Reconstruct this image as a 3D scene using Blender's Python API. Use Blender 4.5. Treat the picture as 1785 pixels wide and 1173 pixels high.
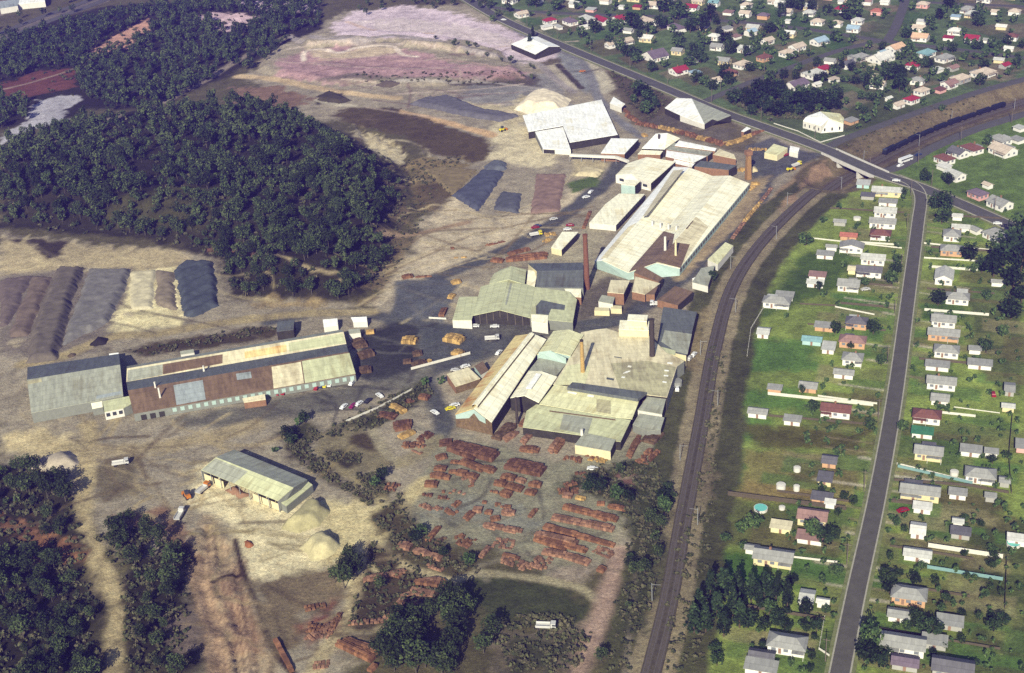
import bpy, math, random
import numpy as np
from mathutils import Vector, Matrix
random.seed(7); rng = np.random.default_rng(7)
R = math.radians
for o in list(bpy.data.objects): bpy.data.objects.remove(o)
sc = bpy.context.scene
col = sc.collection

# ------------------------------------------------------------------ camera
F, TH, ROLL, CAMH, CX, CY = 2400.0, R(28), R(-4), 305.0, 892.5, 586.5
_c, _s = math.cos(TH), math.sin(TH); _cr, _sr = math.cos(ROLL), math.sin(ROLL)
FW = np.array([0, _c, -_s]); UP0 = np.array([0, _s, _c]); RT0 = np.array([1.0, 0, 0])
RT = _cr*RT0 + _sr*UP0; UP = -_sr*RT0 + _cr*UP0
cam = bpy.data.cameras.new('camera'); co = bpy.data.objects.new('camera', cam); col.objects.link(co)
cam.sensor_width = 36; cam.lens = 36*F/1785; cam.clip_start = 1; cam.clip_end = 20000
co.matrix_world = Matrix(((RT[0], UP[0], -FW[0], 0), (RT[1], UP[1], -FW[1], 0), (RT[2], UP[2], -FW[2], CAMH), (0, 0, 0, 1)))
sc.camera = co
# ------------------------------------------------------------------ light
SUN_AZ, SUN_EL = R(75.5), R(31)          # direction the shadows fall, height of the sun
w = bpy.data.worlds.new('World'); sc.world = w; w.use_nodes = True
nt = w.node_tree; bg = nt.nodes['Background']; sky = nt.nodes.new('ShaderNodeTexSky')
sky.sky_type = 'NISHITA'; sky.sun_disc = False; sky.sun_elevation = SUN_EL; sky.sun_rotation = R(194.5)
nt.links.new(sky.outputs[0], bg.inputs[0]); bg.inputs[1].default_value = 0.06
sun = bpy.data.lights.new('sun', 'SUN'); sun.energy = 4.2; sun.angle = R(0.5); sun.color = (1.0, 0.96, 0.79)
so = bpy.data.objects.new('sun', sun); col.objects.link(so)
so.rotation_euler = Vector((math.cos(SUN_AZ)*math.cos(SUN_EL), math.sin(SUN_AZ)*math.cos(SUN_EL), -math.sin(SUN_EL))).to_track_quat('-Z', 'Y').to_euler()
sc.view_settings.view_transform = 'Standard'; sc.view_settings.look = 'None'
sc.view_settings.exposure = 0.95; sc.view_settings.gamma = 1
sc.cycles.use_denoising = False; sc.cycles.max_bounces = 4; sc.cycles.diffuse_bounces = 2; sc.cycles.volume_bounces = 0; sc.cycles.transparent_max_bounces = 4
KALB = 0.72                               # photographed colour -> albedo

# ------------------------------------------------------------------ pixel helpers: where a point of the photograph lies in the place
CROP = {'p': (0, 0, 1), '1': (0, 0, 2.933), '2': (400, 0, 2.933), '3': (850, 0, 3.911), '4': (1250, 0, 3.336), '5': (850, 130, 3.352),
        '6': (600, 380, 4.19), '7': (900, 380, 4.19), '8': (0, 380, 2.746), 'a': (750, 520, 3.57), 'b': (450, 640, 3.91),
        'c': (680, 730, 3.554), 'd': (0, 740, 2.708), 'e': (480, 880, 2.746), 'f': (1200, 280, 2.933), 'g': (1220, 620, 3.159),
        'h': (1080, 840, 2.532), 'k': (1020, 270, 5.587), 'm': (1060, 160, 6.375), 'n': (780, 560, 5.332), 'q': (940, 540, 4.51), 'r': (780, 450, 6.865)}
def px(crop, x, y):
    X, Y, s = CROP[crop]; return X + x/s, Y + y/s
def pts(crop, s): return [px(crop, *map(float, t.split(','))) for t in s.split()]
def at0(x, y, z=0.0):
    r = FW + RT*(x-CX)/F + UP*(CY-y)/F; t = (z-CAMH)/r[2]
    return np.array([r[0]*t, r[1]*t, z])
def lat(y, x=892):
    d = at0(x, y); dd = d - np.array([0, 0, CAMH]); return F/(dd@FW)      # pixels per metre
def fade(t): t = np.clip(t, 0, 1); return t*t*(3-2*t)
def vnoise(X, Y, scale, seed):
    g = np.random.default_rng(seed).random((257, 257)); x = X/scale + 1000.37; y = Y/scale + 1000.71
    xi = np.floor(x).astype(int); yi = np.floor(y).astype(int); fx = fade(x-xi); fy = fade(y-yi); xi %= 256; yi %= 256
    a = g[xi, yi]; b = g[xi+1, yi]; c = g[xi, yi+1]; d = g[xi+1, yi+1]
    return (a*(1-fx)+b*fx)*(1-fy) + (c*(1-fx)+d*fx)*fy
def fbm(X, Y, scale, seed, n=4):
    t = 0; a = 1; s = 0
    for i in range(n): t = t + a*vnoise(X, Y, scale/2**i, seed+i); s += a; a *= .55
    return t/s*2-1
def sdist(poly, X, Y):
    """signed distance, positive inside"""
    P = np.array(poly); n = len(P); d = np.full(X.shape, 1e12); ins = np.zeros(X.shape, bool)
    for i in range(n):
        a = P[i]; b = P[(i+1) % n]; e = b-a; wx = X-a[0]; wy = Y-a[1]
        t = np.clip((wx*e[0]+wy*e[1])/max(e@e, 1e-9), 0, 1); dx = wx-e[0]*t; dy = wy-e[1]*t; d = np.minimum(d, dx*dx+dy*dy)
        if a[1] != b[1]:
            c = ((a[1] <= Y) != (b[1] <= Y)) & (X < (b[0]-a[0])*(Y-a[1])/(b[1]-a[1])+a[0]); ins ^= c
    d = np.sqrt(d); return np.where(ins, d, -d)
def ldist(line, X, Y):
    d = np.full(X.shape, 1e12)
    for a, b in zip(line[:-1], line[1:]):
        a = np.array(a); b = np.array(b); e = b-a; wx = X-a[0]; wy = Y-a[1]
        t = np.clip((wx*e[0]+wy*e[1])/max(e@e, 1e-9), 0, 1); dx = wx-e[0]*t; dy = wy-e[1]*t; d = np.minimum(d, dx*dx+dy*dy)
    return np.sqrt(d)
def smooth(P, n=4):
    """Catmull-Rom through the points"""
    P = [np.array(p, float) for p in P]; Q = [2*P[0]-P[1]] + P + [2*P[-1]-P[-2]]; out = []
    for i in range(1, len(Q)-2):
        for k in range(n):
            t = k/n; a, b, c, d = Q[i-1:i+3]
            out.append(.5*(2*b+(c-a)*t+(2*a-5*b+4*c-d)*t*t+(3*b-a-3*c+d)*t**3))
    return out+[P[-1]]
def lin(r, g, b, k=None):
    k = KALB if k is None else k
    f = lambda v: (v/255/12.92 if v/255 <= .04045 else ((v/255+.055)/1.055)**2.4)*k
    return (f(r), f(g), f(b))

# ------------------------------------------------------------------ terrain
gx = np.concatenate([-np.geomspace(6000, 560, 14), np.arange(-520, 470, 1.05), np.geomspace(500, 6000, 14)])
ys = [300.0]
while ys[-1] < 1420: ys.append(ys[-1] + 0.75*(ys[-1]/400)**0.85)
gy = np.concatenate([-np.geomspace(4000, 20, 10), np.linspace(0, 285, 12), np.array(ys), np.geomspace(1460, 9000, 14)])
GX, GY = np.meshgrid(gx, gy, indexing='ij'); HZ = np.zeros(GX.shape)
def box(P, pad):
    P = np.array(P); i0, i1 = np.searchsorted(gx, [P[:, 0].min()-pad, P[:, 0].max()+pad]); j0, j1 = np.searchsorted(gy, [P[:, 1].min()-pad, P[:, 1].max()+pad])
    return slice(max(i0-1, 0), i1+1), slice(max(j0-1, 0), j1+1)
def g0(crop, s): return [at0(*p)[:2] for p in pts(crop, s)]
RAIL_PX = "1128,1200 1165,1050 1192,900 1222,740 1245,610 1277,500 1330,420 1400,350 1460,305 1492,287 1530,266 1620,222 1700,192 1800,160 1900,130"
RAIL = smooth(g0('p', RAIL_PX), 6)
for s, h, fall, nz in (("0,275 150,215 330,190 520,195 620,235 700,300 712,370 690,440 645,525 560,535 400,525 385,450 250,412 0,392 -80,330", 13, 30, 2.0),
                       ("-80,830 60,825 120,880 170,990 200,1173 -80,1250", -4, 14, 1.0),
                       ("480,78 620,72 800,85 900,110 930,140 760,150 560,150 440,125", 3, 9, 1.2)):
    P = g0('p', s); b = box(P, 30); X, Y = GX[b], GY[b]; d = sdist(P, X, Y) + 4*fbm(X, Y, 22, 5)
    HZ[b] += (h + nz*fbm(X, Y, 18, 9))*fade(d/fall)
P = g0('2', "390,262 560,262 700,238 840,232 890,262 1050,275 1250,300 1400,330 1420,280 1250,220 1000,180 700,170 420,190 330,210"); b = box(P, 20); X, Y = GX[b], GY[b]
HZ[b] += 4.5*fade((sdist(P, X, Y)+3*fbm(X, Y, 12, 15))/7)
P = g0('d', "890,610 960,440 1060,500 1110,560 1160,740 1230,930 1260,1240 1010,1240 940,820"); b = box(P, 20); X, Y = GX[b], GY[b]
HZ[b] += fade(sdist(P, X, Y)/3)*(-2.2+2.6*(1-abs(vnoise(X+.25*Y, Y*.16, 3.0, 61)*2-1))+.8*fbm(X, Y, 4, 62))
P = g0('2', "620,600 700,650 800,690 900,750 940,850 980,960 1060,1080 930,1080 880,900 800,800 680,760"); b = box(P, 20); X, Y = GX[b], GY[b]
HZ[b] -= 2.5*fade(sdist(P, X, Y)/4)*(1-abs(vnoise(X, Y*.5, 6.0, 63)*2-1))
# the railway cutting beyond the road bridge
far_rail = RAIL[int(len(RAIL)*.56):]; b = box(far_rail, 40); X, Y = GX[b], GY[b]
d = ldist(far_rail, X, Y); HZ[b] -= 5.5*fade((19-d)/11)
def hz(x, y):
    i = min(max(np.searchsorted(gx, x)-1, 0), len(gx)-2); j = min(max(np.searchsorted(gy, y)-1, 0), len(gy)-2)
    u = (x-gx[i])/(gx[i+1]-gx[i]); v = (y-gy[j])/(gy[j+1]-gy[j])
    return float((HZ[i, j]*(1-u)+HZ[i+1, j]*u)*(1-v) + (HZ[i, j+1]*(1-u)+HZ[i+1, j+1]*u)*v)
def at(x, y):
    z = 0.0
    for _ in range(6): p = at0(x, y, z); z = .5*z+.5*hz(p[0], p[1])
    p = at0(x, y, z); return np.array([p[0], p[1], hz(p[0], p[1])])
def G(crop, s): return [at(*p)[:2] for p in pts(crop, s)]

# ------------------------------------------------------------------ ground colours (dirt, grass, tar: what lies on the ground)
C = np.zeros(GX.shape + (3,)); C[:] = lin(98, 92, 62)
nA = fbm(GX, GY, 9, 21); nB = fbm(GX, GY, 40, 33); nC = fbm(GX, GY, 3.2, 44, 2)
def blend(b, m, c, var=.16):
    cc = np.array(lin(*c)); v = 1 + var*nA[b][..., None] + var*.8*nC[b][..., None] + var*.6*nB[b][..., None]
    C[b] = C[b]*(1-m[..., None]) + cc*v*m[..., None]
def paint(crop, s, c, soft=2.5, amp=4, op=1., var=.16, brk=0.):
    P = G(crop, s); b = box(P, soft+amp+2); X, Y = GX[b], GY[b]
    if not X.size: return
    m = fade((sdist(P, X, Y) + amp*nA[b] + amp*.5*nC[b] + soft)/(2*soft))*op
    if brk: m = m*fade((nA[b]+nC[b]*.7+1-brk)*1.6)
    blend(b, m, c, var)
def track(crop, s, wd, c, soft=1.0, amp=.8, op=1., var=.13):
    P = smooth(G(crop, s), 5); b = box(P, wd+soft+4); X, Y = GX[b], GY[b]
    if not X.size: return
    m = fade((wd/2 - ldist(P, X, Y) + amp*nA[b] + soft)/(2*soft))*op; blend(b, m, c, var)
ASPH = (92, 93, 90); DIRT = (166, 155, 132); PALE = (232, 218, 176); DARKSOIL = (84, 74, 54); BUSH = (50, 47, 31)
# suburbs
paint('p', "1180,1260 1225,1173 1245,900 1275,700 1300,560 1370,440 1500,310 1600,330 1900,440 1900,1260", (138, 154, 74), 3, 3, var=.32)
for s, c in (("1290,585 1420,598 1425,645 1290,650", (90, 126, 54)), ("1283,675 1400,680 1400,712 1283,712", (90, 126, 54)), ("1275,724 1340,728 1337,760 1270,770", (90, 126, 54)),
             ("1455,510 1550,515 1545,548 1450,545", (90, 126, 54)), ("1300,745 1510,750 1500,785 1330,780", (88, 78, 42)), ("1285,785 1500,790 1480,880 1275,862", (136, 126, 74)),
             ("1285,840 1440,850 1450,885 1275,868", (146, 128, 76)), ("1265,770 1285,775 1278,860 1262,855", (58, 104, 34)), ("1246,955 1459,960 1459,1020 1240,1015", (66, 104, 40)), ("1270,870 1475,895 1465,960 1250,950", (98, 100, 56)),
             ("1610,500 1700,505 1690,560 1600,555", (66, 98, 40)), ("1560,850 1750,865 1740,960 1600,945", (82, 86, 46)), ("1580,740 1720,745 1720,800 1560,790", (66, 92, 42)), ("1620,955 1750,978 1745,1015 1610,990", (92, 90, 50)),
             ("1680,500 1785,490 1785,700 1700,640", (80, 88, 50)), ("1700,900 1900,900 1900,1260 1680,1173", (76, 84, 48)), ("1310,560 1460,500 1500,420 1400,440", (70, 94, 38)), ("1480,470 1560,480 1555,505 1470,500", (90, 92, 56)),
             ("1450,1090 1480,1090 1470,1173 1400,1173", (72, 92, 44)), ("1420,720 1520,725 1515,750 1400,745", (96, 92, 50))):
    paint('p', s, c, 3, 5, .85)
rn = np.random.default_rng(3)
for _ in range(260):                                  # allotments and mown or dry yards
    x = rn.uniform(1260, 1785); y = rn.uniform(330, 1173)
    if x < 1500-(y-300)*.22: continue
    p = at(x, y)[:2]; a = R(-21); u = np.array([math.cos(a), math.sin(a)]); v = np.array([-u[1], u[0]]); A, B = rn.uniform(3, 17), rn.uniform(2, 8)
    Q = [p+u*A*i+v*B*j for i, j in ((-1, -1), (1, -1), (1, 1), (-1, 1))]; b = box(Q, 3); X, Y = GX[b], GY[b]
    c = [(132, 136, 78), (92, 126, 58), (112, 104, 64), (96, 122, 58), (150, 142, 100)][rn.integers(5)]
    blend(b, fade((sdist(Q, X, Y)+.8*nC[b]+.8)/1.6)*.6, c)
paint('p', "830,-20 1900,-60 1900,130 1590,200 1440,250 1150,150 1000,88 880,30", (96, 114, 70), 3, 3, var=.28)
for _ in range(300):
    x = rn.uniform(880, 1785); y = rn.uniform(0, 230)
    if y > (x-880)*.38+20 or (x > 1450 and y > 220-(x-1450)*.3): continue
    p = at(x, y)[:2]; a = R(20); u = np.array([math.cos(a), math.sin(a)]); v = np.array([-u[1], u[0]]); A, B = rn.uniform(6, 14), rn.uniform(8, 22)
    Q = [p+u*A*i+v*B*j for i, j in ((-1, -1), (1, -1), (1, 1), (-1, 1))]; b = box(Q, 3); X, Y = GX[b], GY[b]
    c = [(98, 112, 64), (78, 106, 54), (106, 96, 70), (132, 120, 96), (90, 98, 64)][rn.integers(5)]
    blend(b, fade((sdist(Q, X, Y)+.8*nC[b]+.8)/1.6)*.7, c)
paint('4', "0,560 240,460 560,370 640,420 420,500 100,600", (96, 92, 62), 3, 4)
paint('4', "760,620 1000,560 1200,650 900,740 760,760", (80, 88, 52), 3, 4)
paint('p', "1592,330 1530,290 1785,170 1900,140 1900,440 1785,405", (104, 126, 60), 3, 3, var=.28)
# industrial ground
paint('p', "0,405 200,430 380,440 640,540 720,420 770,300 700,200 520,205 430,130 500,70 600,20 830,5 1150,155 1440,262 1345,400 1250,600 1210,790 1130,880 1120,1010 1000,960 700,900 650,980 600,1200 360,1200 120,870 0,800 -60,600", DIRT, 5, 8)
paint('p', "900,100 1010,90 1150,160 1260,205 1330,235 1300,270 1100,215 1060,150", (112, 102, 78), 3, 5)
paint('p', "640,540 720,430 790,330 860,390 1000,330 1050,340 900,430 700,500", (212, 196, 164), 5, 7, .85)
paint('p', "860,180 980,195 960,290 800,270 860,260", (220, 206, 168), 5, 6)
paint('2', "1240,380 1700,370 1760,620 1420,640 1350,560 1150,520", (150, 146, 138), 4, 6)
paint('2', "1150,520 1450,540 1500,490 1760,500 1500,620 1430,660", (200, 186, 150), 4, 6)
paint('2', "640,60 900,30 1130,60 1330,120 1560,190 1760,270 1500,330 1300,240 1000,190 560,190 520,130", (226, 206, 212), 4, 8)
paint('2', "380,260 600,240 900,250 1200,330 1500,370 1530,420 1250,420 900,390 500,430 240,380 260,300", (184, 150, 148), 4, 9)
paint('2', "400,250 560,270 700,240 860,235 880,270 720,290 480,310", (210, 190, 160), 3, 6)
paint('2', "600,370 900,400 1200,400 1520,400 1560,440 1100,420 760,430 440,420", (110, 104, 88), 3, 6, .8)
paint('2', "1080,420 1330,410 1560,380 1600,440 1300,440", (84, 76, 62), 3, 6, .8)
track('2', "380,310 385,265 470,250 560,268 640,245 740,235 840,238 880,275 960,290", 4, (246, 228, 208), 1.4, 1.2)
track('2', "400,330 520,300 700,300 900,310 1100,300 1300,330 1500,390", 3, (204, 168, 156), 1.5, 1.5, .7)
track('2', "430,370 600,340 800,340 1000,350 1200,370 1450,400", 2.5, (138, 108, 104), 1.2, 1.5, .7)
track('2', "300,250 420,225 640,215 860,225 1050,240", 3, (214, 196, 180), 1.5, 1.5, .8)
paint('2', "600,110 760,150 900,170 1100,180 1300,215 1500,260 1500,230 1300,150 1100,110 850,90", (222, 206, 200), 3, 7, .8, brk=.3)
track('2', "600,110 720,150 860,170 1040,170", 4, (226, 196, 176), 1.5, 1.5, .8)
track('2', "720,440 860,410 1080,415 1300,420 1500,440 1700,470", 3, (176, 168, 156), 1.2, 1, .8)
track('2', "640,700 760,720 900,720 1010,760 1020,810", 2.2, (196, 182, 150), 1, 1.2, .7)
track('2', "930,940 900,860 880,790 890,750", 2.4, (52, 44, 32), 1, 1, .9)
paint('2', "680,740 760,720 880,760 900,840 800,820", (222, 212, 180), 2, 4)
track('2', "50,390 200,400 450,450 650,480 860,500", 9, (216, 190, 148), 2, 2)
track('2', "870,570 1000,600 1180,645 1340,690", 8, (210, 176, 132), 1.5, 2)
paint('2', "500,590 620,550 830,550 1100,640 1290,700 1360,770 1240,840 1050,790 900,700 650,640", (90, 78, 50), 3, 6)
paint('2', "430,490 520,470 620,510 560,530 450,530", (72, 66, 52), 2, 5)
track('2', "230,590 260,550 400,500 520,530 640,540", 5, (196, 186, 160), 1.5, 2)
paint('2', "640,640 720,700 800,700 900,760 880,840 780,800 680,760 600,710", (204, 190, 154), 2, 6, .9)
paint('2', "420,640 560,640 640,720 540,720", (170, 158, 130), 3, 8, .7, brk=.6)
paint('2', "900,830 1200,800 1250,880 1130,1000 960,1010 930,930", (138, 122, 84), 4, 9)
paint('2', "930,960 1080,930 1130,1000 1060,1090 960,1080", (92, 80, 54), 4, 7, .9)
paint('2', "0,450 240,440 420,500 300,560 100,560 0,600", (138, 112, 90), 4, 9)
paint('3', "450,330 620,400 760,580 680,640 560,560", (150, 150, 146), 3, 3)
paint('3', "600,400 720,420 800,480 880,600 780,640 740,560 660,470", (196, 186, 160), 2, 3)
paint('3', "400,450 490,430 640,600 560,610", (198, 186, 160), 2, 3)
track('3', "480,440 560,520 640,600", 5, (80, 72, 62), 1, 1)
track('3', "100,140 300,260 520,350 640,420 720,560 740,640 830,760 960,870 1050,930", 7, (138, 136, 134), 1.5, 1)
paint('3', "820,480 960,520 1150,620 1260,700 1200,760 1080,830 960,690", (92, 82, 64), 3, 5)
paint('3', "1120,830 1240,760 1500,860 1700,880 1640,960 1300,880", (106, 98, 84), 3, 5)
paint('p', "1300,255 1345,240 1400,262 1440,268 1350,310 1300,300", (98, 98, 98), 2, 2)
# tar and gravel yards
for s, wd in (("1345,262 1330,300 1322,345 1280,400 1200,470 1130,525 1060,560 960,575 860,580 760,578", 13), ("1040,330 990,370 930,410 860,445 770,480 715,520 690,560", 11),
              ("470,560 560,545 640,548 720,560 800,575", 9), ("1090,255 1070,300 1040,335", 9), ("700,570 640,640 690,655 760,640 850,610 900,590", 14), ("740,650 755,690 775,740 760,770", 8)):
    track('p', s, wd, ASPH, 2, 1.5)
paint('p', "690,490 770,485 800,490 770,560 690,550", (102, 106, 108), 2, 2)
paint('p', "620,580 700,560 740,570 730,640 660,670 630,660", (62, 62, 58), 3, 3)
paint('p', "730,570 800,570 850,600 830,625 740,640", (88, 92, 92), 2, 2)
paint('p', "620,670 700,650 760,640 740,665 680,690 560,720 420,740 320,745 300,730 460,700", (116, 112, 98), 3, 4)
paint('p', "800,555 1010,560 1010,580 830,590", (104, 102, 92), 2, 2)
paint('p', "1060,480 1130,500 1090,545 1010,555 1000,520", (112, 104, 90), 2, 3)
paint('p', "1020,400 1060,385 1040,460 960,455 940,440", (176, 166, 138), 3, 3)
paint('p', "1310,310 1345,305 1300,380 1230,450 1180,490 1175,480 1250,400", (182, 160, 122), 2, 3, .8)
track('p', "1420,285 1370,330 1310,400 1250,460", 9, (168, 142, 108), 2, 3, .9)
paint('p', "1000,270 1060,285 1040,300 1000,310", (190, 176, 140), 2, 3)
paint('p', "990,320 1050,300 1040,325 1000,335", (92, 108, 56), 2, 3)
# kiln-yard, stacks and lower left
paint('c', "280,110 700,160 1000,270 1250,240 1500,120 1700,60 1660,260 1300,330 1470,560 1380,800 1330,930 1000,960 640,830 200,740 100,520 130,440 250,300", (150, 146, 120), 4, 5)
paint('c', "400,480 800,540 1000,640 900,720 500,640 180,600", (142, 141, 124), 4, 5)
paint('c', "980,900 1250,900 1330,940 1180,1000 1010,1000", (160, 146, 126), 4, 5)
paint('c', "1040,440 1180,340 1300,290 1660,270 1720,500 1500,540 1260,480", (66, 68, 40), 3, 7)
paint('c', "1380,360 1420,330 1530,380 1530,470 1480,480", (140, 104, 92), 3, 6)
paint('b', "160,450 320,380 460,420 640,370 800,290 900,190 1130,90 1180,180 1000,290 830,400 640,450 420,500 200,560", (70, 70, 42), 3, 4)
paint('b', "340,440 640,400 740,430 900,560 960,650 860,720 560,740 400,560", (136, 126, 96), 3, 4)
paint('b', "190,480 320,500 560,760 860,900 900,920 760,940 500,790 230,620", (62, 56, 36), 3, 5)
paint('b', "410,570 600,560 700,600 690,660 580,690 480,640", (66, 62, 38), 2, 3)
paint('b', "640,470 720,440 790,480 800,570 720,570 640,520", (78, 68, 44), 2, 3)
paint('b', "660,740 820,720 900,800 910,880 860,900 760,860", (62, 60, 38), 2, 4)
track('b', "780,430 850,560 940,640", 4, (170, 160, 130), 1, 1, .8)
track('b', "400,560 560,700 880,900", 3.5, (150, 138, 102), 1, 1, .8)
track('b', "1000,640 1100,580 1200,500", 9, (158, 146, 110), 2, 2, .7)
paint('d', "930,220 1010,170 1480,370 1620,330 1760,560 1640,650 1420,740 1300,760 1150,700 1090,560 1080,460 920,360 900,300", PALE, 5, 6)
paint('p', "560,870 640,880 690,870 650,930 620,970 560,990", (220, 204, 154), 4, 5)
track('p', "650,945 700,880 740,840", 8, (206, 190, 142), 2, 2)
track('p', "636,960 620,1040 600,1090 560,1140 540,1200", 6, (192, 176, 136), 1.5, 1.5)
track('p', "640,950 700,990 760,1010 795,1030 790,1070", 7, (198, 182, 140), 1.5, 1.5)
track('p', "600,1095 660,1090 700,1080", 5, (160, 146, 112), 1.5, 1.5)
paint('d', "880,600 960,430 1060,500 1110,560 1160,740 1240,960 1270,1173 1010,1173 940,820", (170, 150, 120), 4, 5)
paint('d', "1010,750 1120,710 1190,860 1220,1060 1080,1080 1060,900", (148, 120, 96), 3, 5, brk=.3)
track('d', "900,640 960,800 1000,1000 1040,1173", 9, (178, 150, 120), 1.5, 1)
for k in range(14): track('d', '%d,%d %d,%d %d,%d' % (960+k*16, 480+k*12, 985+k*14, 760, 1020+k*15, 1173), .9, (120, 92, 72) if k % 2 else (196, 166, 134), .7, 1.2, .55)
track('d', "1110,545 1150,700 1230,880 1250,960 1310,1080 1380,1173", 2.2, (60, 48, 36), .8, .6)
track('d', "1000,740 1060,715 1150,705", 2, (70, 54, 40), .8, .6)
paint('d', "1160,760 1620,660 1600,900 1430,900 1440,1040 1330,1060 1240,900", (124, 110, 84), 4, 6)
paint('d', "1430,960 1570,840 1590,960 1450,1060", (122, 76, 60), 3, 4)
paint('p', "605,1090 650,950 700,990 790,1030 780,1060 690,1080 640,1090", (76, 66, 46), 3, 4)
paint('p', "650,900 700,860 720,910 790,960 850,1000 780,1000 690,960", (84, 76, 50), 3, 5)
paint('p', "800,1010 850,1000 950,1015 1040,1050 1020,1100 880,1080 800,1050", (72, 76, 44), 3, 5)
track('p', "800,1010 830,1000 900,1003 1000,1022 1040,1045", 3.5, (168, 158, 124), 1, 1)
paint('p', "860,1100 1010,1105 1040,1080 1060,1040 1010,1173 880,1173", (116, 106, 88), 3, 7)
paint('p', "900,1115 1000,1120 960,1173 890,1173", (64, 66, 42), 3, 6, .9)
track('p', "1080,960 1060,1030 1040,1090 1010,1173", 7, (176, 150, 130), 2.5, 2)
track('p', "1078,1060 1070,1100 1060,1173", 4, (160, 136, 118), 2, 2, .8)
paint('d', "250,760 480,640 640,700 700,830 720,960 560,980 420,860 300,840", (140, 128, 100), 4, 8, .8)
paint('d', "520,420 760,380 880,480 900,620 760,560 620,480", (136, 108, 84), 4, 8)
paint('d', "480,160 640,150 660,330 480,340 430,250", (118, 108, 84), 4, 6)
paint('d', "100,180 340,110 400,200 300,240", (186, 174, 148), 3, 4)
paint('d', "30,40 200,10 360,60 420,0 440,60 400,150 130,160 20,120", (212, 194, 148), 4, 5)
track('d', "420,0 430,80 400,200 390,420 410,560 500,720 560,880 540,1000 520,1173", 8, (196, 178, 134), 2, 2)
track('d', "440,120 700,110 1000,60 1200,0", 10, (176, 160, 124), 3, 3)
paint('d', "0,420 130,430 260,560 420,660 360,680 200,620 60,560 0,520", (140, 100, 72), 4, 8)
paint('d', "-100,200 250,210 330,300 370,420 390,560 440,700 480,900 500,1173 -100,1173", BUSH, 4, 6)
paint('d', "0,430 110,440 240,560 400,640 340,660 180,600 60,540 0,500", (150, 108, 76), 3, 8, .9)
paint('d', "560,490 700,480 720,600 900,580 880,680 940,900 1000,1173 620,1173 600,900 560,700", BUSH, 4, 6)
paint('d', "760,880 900,860 960,1000 860,1080 800,1040", (138, 122, 108), 3, 8, .7)
# left stockpile ground, forest floor
paint('8', "0,90 60,100 320,120 560,140 860,160 900,200 840,250 620,250 380,240 120,270 0,280", (188, 172, 134), 4, 6)
paint('8', "0,270 620,240 640,560 300,690 0,640", (132, 122, 108), 4, 6)
paint('8', "630,260 840,240 880,510 700,540 530,560", (238, 224, 174), 4, 5)
for k in range(16): paint('8', ' '.join('%d,%d' % (rn0[0]+x_, rn0[1]+y_) for x_, y_ in ((-18, -6), (10, -14), (22, 6), (-6, 12))) if (rn0 := rn.uniform((40, 260), (900, 640))) is not None else '', ((150, 138, 120), (96, 86, 74), (196, 182, 146))[k % 3], 1.5, 3, .6)
track('8', "110,700 300,660 530,570 760,550 1000,510 1300,470 1500,455 1780,450", 8, (172, 156, 116), 2, 1.5)
paint('8', "560,640 820,580 1240,520 1330,540 1300,580 700,660", (78, 68, 46), 3, 5)
paint('8', "40,100 320,110 300,170 230,190 160,130", (66, 58, 42), 2, 4)
paint('p', "0,275 150,215 330,190 520,200 620,240 700,300 712,370 690,440 645,520 560,530 400,525 380,450 250,415 0,395", BUSH, 4, 6)
paint('p', "185,370 300,325 420,330 360,395 230,400", (74, 72, 42), 4, 9, .9)
paint('p', "620,240 690,310 720,420 660,520 620,540 650,460 690,400 680,340", (128, 112, 80), 3, 8, .75, brk=.4)
paint('8', "1180,400 1540,380 1560,420 1200,440", (164, 144, 104), 3, 6, .8)
track('8', "1000,150 1120,165 1240,180", 3, (120, 88, 70), 1.5, 1)
track('6', "120,130 300,115 520,115 900,30", 5, (166, 142, 112), 2, 1)
# upper left
paint('p', "-60,70 190,10 560,-10 560,50 500,75 400,130 270,190 150,190 120,210 -60,230", BUSH, 4, 6)
paint('1', "460,270 560,200 640,160 760,90 780,150 680,180 670,240 560,260 470,300", (206, 160, 136), 2.5, 6)
paint('1', "990,90 1100,60 1330,80 1300,130 1150,160 1080,110", (224, 194, 196), 2.5, 7)
paint('1', "1200,0 1420,0 1560,20 1640,60 1300,50", (220, 196, 206), 3, 7)
paint('1', "0,430 200,360 380,350 380,440 180,490 0,530", (112, 72, 58), 3, 5)
paint('1', "150,560 200,510 380,480 420,510 330,560 350,610 200,650 0,740 0,700 130,620", (190, 186, 190), 2, 5, .95)
track('1', "0,460 160,420 380,350 470,290", 3, (160, 138, 120), 1.5, 1)
track('1', "420,680 560,630 760,560 900,490 1100,380 1240,290 1420,210 1480,180", 7, (150, 138, 120), 2, 2)
track('1', "1480,180 1560,205 1760,200", 5, (176, 166, 158), 1.5, 1)
track('2', "330,195 640,195 820,180 1050,210 1300,270 1560,320 1660,400 1760,470", 6, (168, 158, 150), 1.5, 1)
paint('1', "-60,-40 240,-40 200,10 60,60 -60,100", (140, 128, 118), 3, 4)
track('1', "-100,240 0,190 200,110 420,30 560,-20", 26, (120, 112, 100), 2, 2)
rn = np.random.default_rng(11)
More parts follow.
